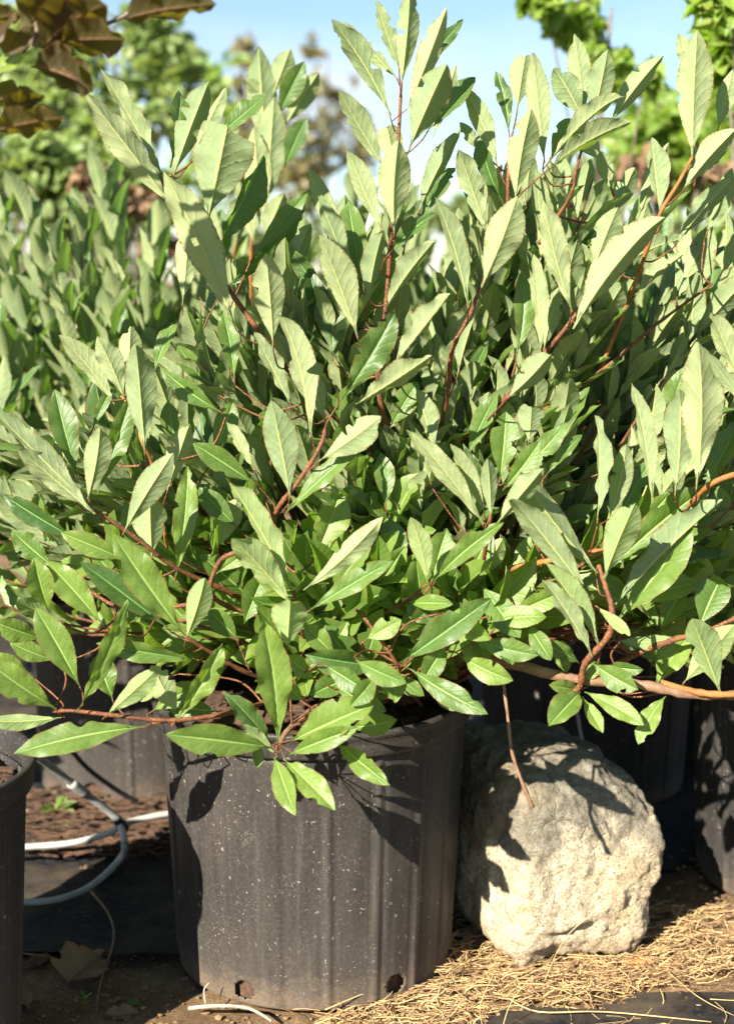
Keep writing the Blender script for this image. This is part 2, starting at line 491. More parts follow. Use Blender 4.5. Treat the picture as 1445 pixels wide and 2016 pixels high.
def leaf_data(rng, nl=36, half=(0, 'm', .38, .72, 1.0), aspect=.36, fold=.35, arch=.4, twist=0., sick=0., wave=.012,
              bites=(), trunc=1.0, hole=None, prof=PROF_SHRUB, serr=.009, quilt=.0028, curl=0.):
    """unit leaf: petiole foot at the origin, tip at (0,1,0), upper side +Z.  -> verts, faces, uvs (per vertex)"""
    xs, ys = zip(*prof)
    ts = np.linspace(0, trunc, nl + 1)
    w = np.interp(ts, xs, ys) * aspect * 0.5
    wf = w.copy()
    rowj = [rng.uniform(.55, 1.0) for _ in range(nl + 1)]
    ph1, ph2 = rng.uniform(0, 6.28), rng.uniform(0, 6.28)
    an = arch * ts + curl * np.clip(ts - .72, 0, 1) ** 1.2 * 6
    dt = ts[1] - ts[0]
    cy = np.concatenate([[0], np.cumsum(np.cos(an[:-1]) * dt)])
    cz = np.concatenate([[0], np.cumsum(-np.sin(an[:-1]) * dt)])
    cols = [('n', i) for i in range(len(half) - 1, 0, -1)] + [('c', 0)] + [('p', i) for i in range(1, len(half))]
    nc = len(cols)
    V = np.zeros((nl + 1, nc, 3)); UV = np.zeros((nl + 1, nc, 2))
    tipfix = [rng.uniform(-.03, .02) for _ in range(nc)]
    for j, (s, i) in enumerate(cols):
        sg = -1 if s == 'n' else 1
        for r in range(nl + 1):
            t = ts[r]
            we = w[r]
            if i == len(half) - 1 or True:
                for (bs, t0, br, bd) in bites:
                    if bs == sg and abs(t - t0) < br and i > 0:
                        we = w[r] * (1 - bd * math.sqrt(max(0, 1 - ((t - t0) / br) ** 2)) * rowj[r])
            ser = 0
            if i == len(half) - 1 and t > .2:
                ser = serr * aspect * ((1 if r % 2 else -.7) * rng.uniform(.3, 1.1) + rng.uniform(-.5, .5)) * min(1, w[r] / (aspect * .25))
            if i == 0: x = 0
            elif half[i] == 'm': x = min(.010 * (1 - .75 * t) + .0015, .5 * w[r])
            else: x = we * half[i] + ser
            u = x / max(w[r], .012)
            z = fold * x * (1 - .25 * min(1, u))
            if i == 0: z = -.010 * (1 - .7 * t)
            z += quilt * math.cos(2 * math.pi * (t * 10 - u * 2.3)) * u * (1.05 - min(1, u)) * 2
            z += wave * math.sin(t * 17 + ph1 + sg) * u * u + wave * .6 * math.sin(t * 31 + ph2 + 2 * sg) * u ** 3
            x *= sg
            if twist:
                a = twist * t
                x, z = x * math.cos(a) - z * math.sin(a), x * math.sin(a) + z * math.cos(a)
            x += sick * math.sin(math.pi * min(1, t / trunc))
            a = an[r]
            yy = cy[r] + z * math.sin(a)
            zz = cz[r] + z * math.cos(a)
            if r == nl and trunc < .999: yy += tipfix[j]
            V[r, j] = (x, yy, zz)
            UV[r, j] = (.5 + .5 * max(-1, min(1, sg * u)), t)
    # put the chord on the y axis, length 1
    c = nc // 2
    ty, tz = V[nl, c, 1], V[nl, c, 2]
    th = math.atan2(tz, ty); L = math.hypot(ty, tz)
    y = V[:, :, 1].copy(); z = V[:, :, 2].copy()
    V[:, :, 1] = (y * math.cos(th) + z * math.sin(th)) / L
    V[:, :, 2] = (-y * math.sin(th) + z * math.cos(th)) / L
    V[:, :, 0] /= L
    F = []
    for r in range(nl):
        for j in range(nc - 1):
            if hole:
                hx, ht, hr = hole
                um = (UV[r, j, 0] + UV[r + 1, j + 1, 0]) / 2; tm = (ts[r] + ts[r + 1]) / 2
                if abs(um - hx) < hr * 2.2 and abs(tm - ht) < hr: continue
            F.append((r * nc + j, r * nc + j + 1, (r + 1) * nc + j + 1, (r + 1) * nc + j))
    return V.reshape(-1, 3), F, UV.reshape(-1, 2)

def np_mesh(name, V, F, UV, lv=None, mat=None):
    me = bpy.data.meshes.new(name)
    F = np.asarray(F, dtype=np.int32)
    n = len(F); k = F.shape[1]
    me.vertices.add(len(V)); me.vertices.foreach_set('co', np.asarray(V, dtype=np.float32).ravel())
    me.loops.add(n * k); me.loops.foreach_set('vertex_index', F.ravel())
    me.polygons.add(n)
    me.polygons.foreach_set('loop_start', np.arange(0, n * k, k, dtype=np.int32))
    me.polygons.foreach_set('use_smooth', np.ones(n, dtype=bool))
    if UV is not None:
        uvl = me.uv_layers.new(name='UVMap')
        uvl.data.foreach_set('uv', np.asarray(UV, dtype=np.float32)[F.ravel()].ravel())
    if lv is not None:
        a = me.attributes.new('lv', 'FLOAT', 'POINT')
        a.data.foreach_set('value', np.asarray(lv, dtype=np.float32))
    me.update(calc_edges=True)
    if mat: me.materials.append(mat)
    return me

def leaf_frame(base, tip, normal):
    """matrix taking the unit leaf to base -> tip with its upper side towards normal; (matrix, length)"""
    a = tip - base
    L = a.length
    y = a / L
    z = normal - y * normal.dot(y)
    if z.length < 1e-4: z = Vector((0, 0, 1)) - y * y.z
    z.normalize()
    x = y.cross(z)
    m = Matrix(((x.x * L, y.x * L, z.x * L, base.x), (x.y * L, y.y * L, z.y * L, base.y), (x.z * L, y.z * L, z.z * L, base.z), (0, 0, 0, 1)))
    return m, L

# shared leaf shapes, medium and light
def variants(n, mat, prof, nl, half, seed, aspect=(.24, .36), archr=(-.1, .8), fold=(.25, 1.1), bite_p=.35, name='leaf', serr=.008, quilt=.001, wave=.014, trunc_p=.08):
    rg = random.Random(seed)
    out = []
    for i in range(n):
        b = []
        while rg.random() < bite_p and len(b) < 3:
            b.append((rg.choice((-1, 1)), rg.uniform(.35, .92), rg.uniform(.03, .09), rg.uniform(.25, .75)))
        d = leaf_data(rg, nl, half, rg.uniform(*aspect), rg.uniform(*fold), rg.uniform(*archr), rg.uniform(-.5, .5), rg.uniform(-.03, .03),
                      wave, b, rg.uniform(.75, .9) if rg.random() < trunc_p else 1.0, None, prof, serr, quilt)
        out.append((np_mesh(name, *d, mat=mat), d))
    return out

VAR_MID = variants(14, M['leaf'], PROF_SHRUB, 18, (0, 'm', .5, 1.0), 11)
VAR_MID_F = variants(8, M['leaf_fresh'], PROF_SHRUB, 18, (0, 'm', .5, 1.0), 12, aspect=(.30, .42), archr=(.1, .8))
VAR_LOW = variants(14, M['leaf'], PROF_SHRUB, 9, (0, .5, 1.0), 13, bite_p=.2, quilt=0)
VAR_TINY = variants(6, M['leaf_tree'], PROF_ROUND, 4, (0, 1.0), 14, aspect=(.4, .75), bite_p=0, quilt=0, serr=0, trunc_p=0)

def place_leaves(parent, mats, var, mat, name='leaf', limit=300, used=0, stuff_name='leaf_mass'):
    """the largest `limit` of the leaf matrices as objects sharing mesh data, the rest joined"""
    rg = random.Random(len(mats) * 7 + 1)
    def size(m):
        p = m.translation + m.col[1].to_3d() * .5
        px, py = proj(p)
        inside = -120 < px < 1565 and -120 < py < 2130
        return (1 if inside else 0.05) * m.col[1].to_3d().length / max(.2, (p - CAMP).length)
    mats = sorted(mats, key=size, reverse=True)
    k = max(0, limit - used)
    for m in mats[:k]:
        me = rg.choice(var)[0]
        o = bpy.data.objects.new(name, me)
        COL.objects.link(o)
        o.parent = parent
        o.matrix_parent_inverse = Matrix.Translation(parent.location).inverted()
        o.matrix_basis = m
    rest = mats[k:]
    if rest:
        Vs, Fs, Us, Ls = [], [], [], []
        off = 0
        for m in rest:
            V, F, UV = rg.choice(var)[1]
            A = np.array(m)
            Vs.append(V @ A[:3, :3].T + A[:3, 3]); Fs.append(np.asarray(F) + off); Us.append(UV)
            Ls.append(np.full(len(V), rg.random()))
            off += len(V)
        me = np_mesh(stuff_name, np.vstack(Vs), np.vstack(Fs), np.vstack(Us), np.concatenate(Ls), mat)
        o = link(stuff_name, me, parent, None)
        tag(o, kind='stuff')

# ------------------------------------------------------------------ ground
def grid(name, x0, x1, y0, y1, nx, ny, zf, mat, hole=None):
    V = []; F = []
    for j in range(ny + 1):
        for i in range(nx + 1):
            x = x0 + (x1 - x0) * i / nx; y = y0 + (y1 - y0) * j / ny
            V.append((x, y, zf(x, y)))
    for j in range(ny):
        for i in range(nx):
            a = j * (nx + 1) + i
            F.append((a, a + 1, a + nx + 2, a + nx + 1))
    return link(name, mesh_of(name, V, F), None, mat)

from mathutils import noise as mnoise
def nz(x, y, s, seed=0.0):
    return mnoise.noise(Vector((x * s, y * s, seed)))
def bumpz(x, y):
    return .010 * nz(x, y, 6) + .006 * nz(x, y, 22, 3.) + .003 * nz(x, y, 60, 5.)
def gz(x, y):
    near = max(0., min(1., (3.4 - abs(y - 2.2)) / 1.0)) * max(0., min(1., (2.0 - abs(x)) / .5))
    return -.012 + bumpz(x, y) * near
# one sheet to the horizon, fine in the middle
xs = [-150, -40, -12, -5, -2.6] + [(-2.0 + 4.0 * i / 150) for i in range(151)] + [2.6, 5, 12, 40, 150]
ys = [-60, -15, -4, -.6] + [(.2 + 4.2 * i / 150) for i in range(151)] + [5, 7, 12, 30, 90, 300]
V = [(x, y, gz(x, y)) for y in ys for x in xs]
nx = len(xs)
F = [(j * nx + i, j * nx + i + 1, (j + 1) * nx + i + 1, (j + 1) * nx + i) for j in range(len(ys) - 1) for i in range(nx - 1)]
tag(link('ground', mesh_of('ground', V, F), None, M['soil']), kind='structure')

def fabric_z(x, y):
    return .004 + .012 * nz(x, y, 3.3, 9.) + .007 * abs(nz(x, y * 2.2, 8, 2.)) + .002
def sheet(name, outline_fn, x0, x1, y0, y1, nx, ny, zf):
    V = []; idx = {}; F = []
    for j in range(ny + 1):
        for i in range(nx + 1):
            x = x0 + (x1 - x0) * i / nx; y = y0 + (y1 - y0) * j / ny
            idx[i, j] = len(V); V.append((x, y, zf(x, y)))
    for j in range(ny):
        for i in range(nx):
            x = x0 + (x1 - x0) * (i + .5) / nx; y = y0 + (y1 - y0) * (j + .5) / ny
            if outline_fn(x, y): F.append((idx[i, j], idx[i + 1, j], idx[i + 1, j + 1], idx[i, j + 1]))
    return tag(link(name, mesh_of(name, V, F), None, M['fabric']), kind='structure')
sheet('landscape_fabric', lambda x, y: y > 2.02 + .05 * nz(x, y, 5) + max(0, x + .1) * .5, -1.9, 1.9, 1.9, 4.2, 110, 90, fabric_z)
sheet('landscape_fabric', lambda x, y: y < 1.80 + .03 * nz(x, y, 9, 4.) + x * .22 - max(0, .16 - x) * 1.2, -.3, 1.6, .9, 2.1, 120, 80,
      lambda x, y: .007 + .006 * nz(x, y, 5, 7.) + .004 * abs(nz(x, y * 3, 14, 2.)))

# ------------------------------------------------------------------ pots
def make_pot(loc, r_bot, r_top, h, label, group, mat, rot=0., seg=304, nrib=19, holes=(), soil_z=None, seed=1, soil_mat=None):
    root = empty('nursery_pot', loc, label, 'plant pot', group)
    rg = random.Random(seed)
    hl = h - .034                                    # underside of the rim band
    zs = [0, .003] + [.0055 + .0025 * i for i in range(18)] + [.052 + (hl - .052) * i / 30 for i in range(31)]
    V, F = [], []
    def rad(z): return r_bot + (r_top - .010 - r_bot) * (z / hl)
    pos = {}
    for j, z in enumerate(zs):
        for i in range(seg):
            a = 2 * math.pi * i / seg + rot
            k = (i * nrib / seg) % 1.0
            d = min(k, 1 - k) * seg / nrib           # steps from the nearest rib
            rib = .0030 if d < .51 else (.0016 if d < 1.1 else (-.0008 if d < 2.1 else 0))
            if z < .006: rib = 0
            r = rad(z) + rib - (.004 if j == 0 else 0) + .0012 * math.sin(3 * a + 1) * (z / h)
            V.append((r * math.cos(a), r * math.sin(a), z)); pos[i, j] = (a, r, z)
    n = seg
    for j in range(len(zs) - 1):
        for i in range(seg):
            i2 = (i + 1) % seg
            am = 2 * math.pi * (i + .5) / seg + rot; zm = (zs[j] + zs[j + 1]) / 2
            cut = False
            for (ha, hz, hw, hh) in holes:
                da = (am - ha + math.pi) % (2 * math.pi) - math.pi
                if (da * rad(zm) / hw) ** 2 + ((zm - hz) / hh) ** 2 < 1: cut = True
            if not cut: F.append((j * n + i, j * n + i2, (j + 1) * n + i2, (j + 1) * n + i))
    me = mesh_of('wall', V, F)
    wall = link('wall', me, None, mat); wall.parent = root
    sol = wall.modifiers.new('thick', 'SOLIDIFY'); sol.thickness = .0025; sol.offset = -1
    # rim: rolled band
    prof = [(r_top - .012, hl), (r_top - .0015, hl - .001), (r_top, hl + .003), (r_top + .0008, hl + .016), (r_top + .0005, h - .010),
            (r_top + .0038, h - .007), (r_top + .0042, h - .002), (r_top + .002, h), (r_top - .003, h), (r_top - .006, h - .004),
            (r_top - .007, h - .03), (r_top - .011, hl - .02)]
    V = []; F = []
    S = 96
    for (r, z) in prof:
        for i in range(S):
            a = 2 * math.pi * i / S
            rr = r + .0018 * math.sin(2 * a + seed)
            V.append((rr * math.cos(a), rr * math.sin(a), z + .0015 * math.sin(3 * a + seed * 2)))
    for j in range(len(prof) - 1):
        for i in range(S):
            i2 = (i + 1) % S
            F.append((j * S + i, j * S + i2, (j + 1) * S + i2, (j + 1) * S + i))
    rim = link('rim', mesh_of('rim', V, F), None, mat); rim.parent = root
    # soil, inside the wall down to the foot
    sz = soil_z if soil_z else h - .035
    V = []; F = []
    rings = [0.02, .25, .5, .75, .93, 1.0]
    for q in rings:
        for i in range(48):
            a = 2 * math.pi * i / 48
            r = (rad(sz) - .004) * q
            V.append((r * math.cos(a), r * math.sin(a), sz + rg.uniform(-.006, .006) - .01 * q * q))
    for i in range(48):
        a = 2 * math.pi * i / 48
        V.append(((r_bot - .008) * math.cos(a), (r_bot - .008) * math.sin(a), .006))
    for j in range(len(rings)):
        for i in range(48):
            i2 = (i + 1) % 48
            F.append((j * 48 + i, j * 48 + i2, (j + 1) * 48 + i2, (j + 1) * 48 + i)[::-1])
    F.append(tuple(range(48)))
    so = link('soil', mesh_of('soil', V, F), None, M['bark_chip']); so.parent = root
    # chips of bark on the soil
    data = []
    for k in range(170):
        a = rg.uniform(0, 6.28); r = (rad(sz) - .012) * math.sqrt(rg.random())
        c = Vector((r * math.cos(a), r * math.sin(a), sz + rg.uniform(-.004, .006) - .01 * (r / r_top) ** 2))
        s = rg.uniform(.004, .011)
        m3 = Matrix.Rotation(rg.uniform(0, 6), 3, 'Z') @ Matrix.Rotation(rg.uniform(-.6, .6), 3, 'X')
        vs = [c + m3 @ Vector((x * s * rg.uniform(.7, 1.5), y * s * rg.uniform(.4, .9), z * s * rg.uniform(.2, .5))) for x in (-1, 1) for y in (-1, 1) for z in (-1, 1)]
        data.append((vs, [(0, 1, 3, 2), (4, 6, 7, 5), (0, 4, 5, 1), (2, 3, 7, 6), (0, 2, 6, 4), (1, 5, 7, 3)]))
    ch = link('bark_mulch', mesh_of('bark_mulch', *join_data(data)), None, M['bark_chip'], smooth=False); ch.parent = root
    tag(ch, kind='stuff')
    return root

PC = Vector((-.077, 2.052, 0.0))
# the two drain holes of the main pot, by bearing
h1 = math.atan2(ground_at(487, 1975).y - PC.y, ground_at(487, 1975).x - PC.x)
h2 = math.atan2(ground_at(775, 1965).y - PC.y, ground_at(775, 1965).x - PC.x)
make_pot(PC, .196, .223, .392, 'large ribbed black nursery pot with dusty flecked sides in the middle', 'black nursery pots', M['pot'], rot=R(270 - 11.5 - 360 / 19 * 0),
         holes=((h1, .022, .0145, .013), (h2, .022, .015, .014)))
make_pot((-.622, 1.72, 0), .186, .215, .392, 'black nursery pot cut off by the left edge, bark mulch showing inside', 'black nursery pots', M['pot_clean'], rot=.4, seed=2)
make_pot((-.45, 2.80, 0), .180, .208, .385, 'smooth grey-black pot standing behind the white irrigation tubing', 'black nursery pots', M['pot'], rot=.1, seed=3, nrib=8,
         holes=((R(-108), .03, .02, .018),))
make_pot((.42, 2.78, 0), .186, .215, .39, 'black pot in deep shade right behind the granite block', 'black nursery pots', M['pot_clean'], rot=.2, seed=4)
make_pot((.735, 2.33, 0), .186, .215, .40, 'black pot at the right edge, standing right of the granite block', 'black nursery pots', M['pot_clean'], rot=.3, seed=5)
make_pot((.72, 3.05, 0), .18, .21, .38, 'black pot in shade seen in the gap between the granite block and the right pot', 'black nursery pots', M['pot_clean'], rot=.2, seed=7)
make_pot((-.02, 3.35, 0), .18, .21, .38, 'black pot hidden behind the middle pot in the row behind', 'black nursery pots', M['pot_clean'], rot=.3, seed=6)

# ------------------------------------------------------------------ granite block
def rock():
    import bmesh
    bm = bmesh.new()
    bmesh.ops.create_cube(bm, size=1)
    bmesh.ops.subdivide_edges(bm, edges=bm.edges[:], cuts=60, use_grid_fill=True)
    c = ground_at(1105, 1895)
    C = Vector((.265, 2.145, 0))
    for v in bm.verts:
        p = v.co.copy()
        q = p.copy()
        # superellipsoid: flat faces with rounded corners
        e = 14.0
        m = max(abs(p.x), abs(p.y), abs(p.z)) * 2
        l = (abs(p.x * 2) ** e + abs(p.y * 2) ** e + abs(p.z * 2) ** e) ** (1 / e)
        q = p * (m / l) if l > 0 else p
        x, y, z = q.x, q.y, q.z + .5
        # outline: wide shoulder, foot drawn in
        w = np.interp(z, [0, .08, .3, .6, .85, 1.0], [.90, .97, 1.0, 1.0, .97, .88])
        X = x * .240 * w + .012 * (z - .5)
        Y = y * .30 * np.interp(z, [0, .12, .7, 1], [.93, .98, 1.0, .88])
        Z = z * .285
        Z -= .042 * max(0, x * 2) ** 2 * z          # the top falls off to the right
        Z -= .028 * max(0, -y * 2) ** 2 * z          # and slopes to the front
        P = Vector((X, Y, Z))
        n = Vector((x, y, z - .5)).normalized()
        d = .012 * mnoise.noise(P * 8 + Vector((3, 1, 2))) + .007 * mnoise.noise(P * 22) + .0050 * mnoise.noise(P * 50) + .0030 * mnoise.noise(P * 130)
        # stepped breaks in the rock
        d += .004 * max(-1, min(1, 14 * (mnoise.noise(P * 9 + Vector((0, 5, 9))) - .05)))
        v.co = P + n * d + C
    for v in bm.verts: v.co.z = max(v.co.z, -.012)
    me = bpy.data.meshes.new('granite_block')
    bm.to_mesh(me); bm.free()
    # keep coordinates local
    for v in me.vertices: v.co -= C
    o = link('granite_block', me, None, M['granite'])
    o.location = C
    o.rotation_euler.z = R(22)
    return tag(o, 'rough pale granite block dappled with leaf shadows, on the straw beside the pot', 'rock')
rock()

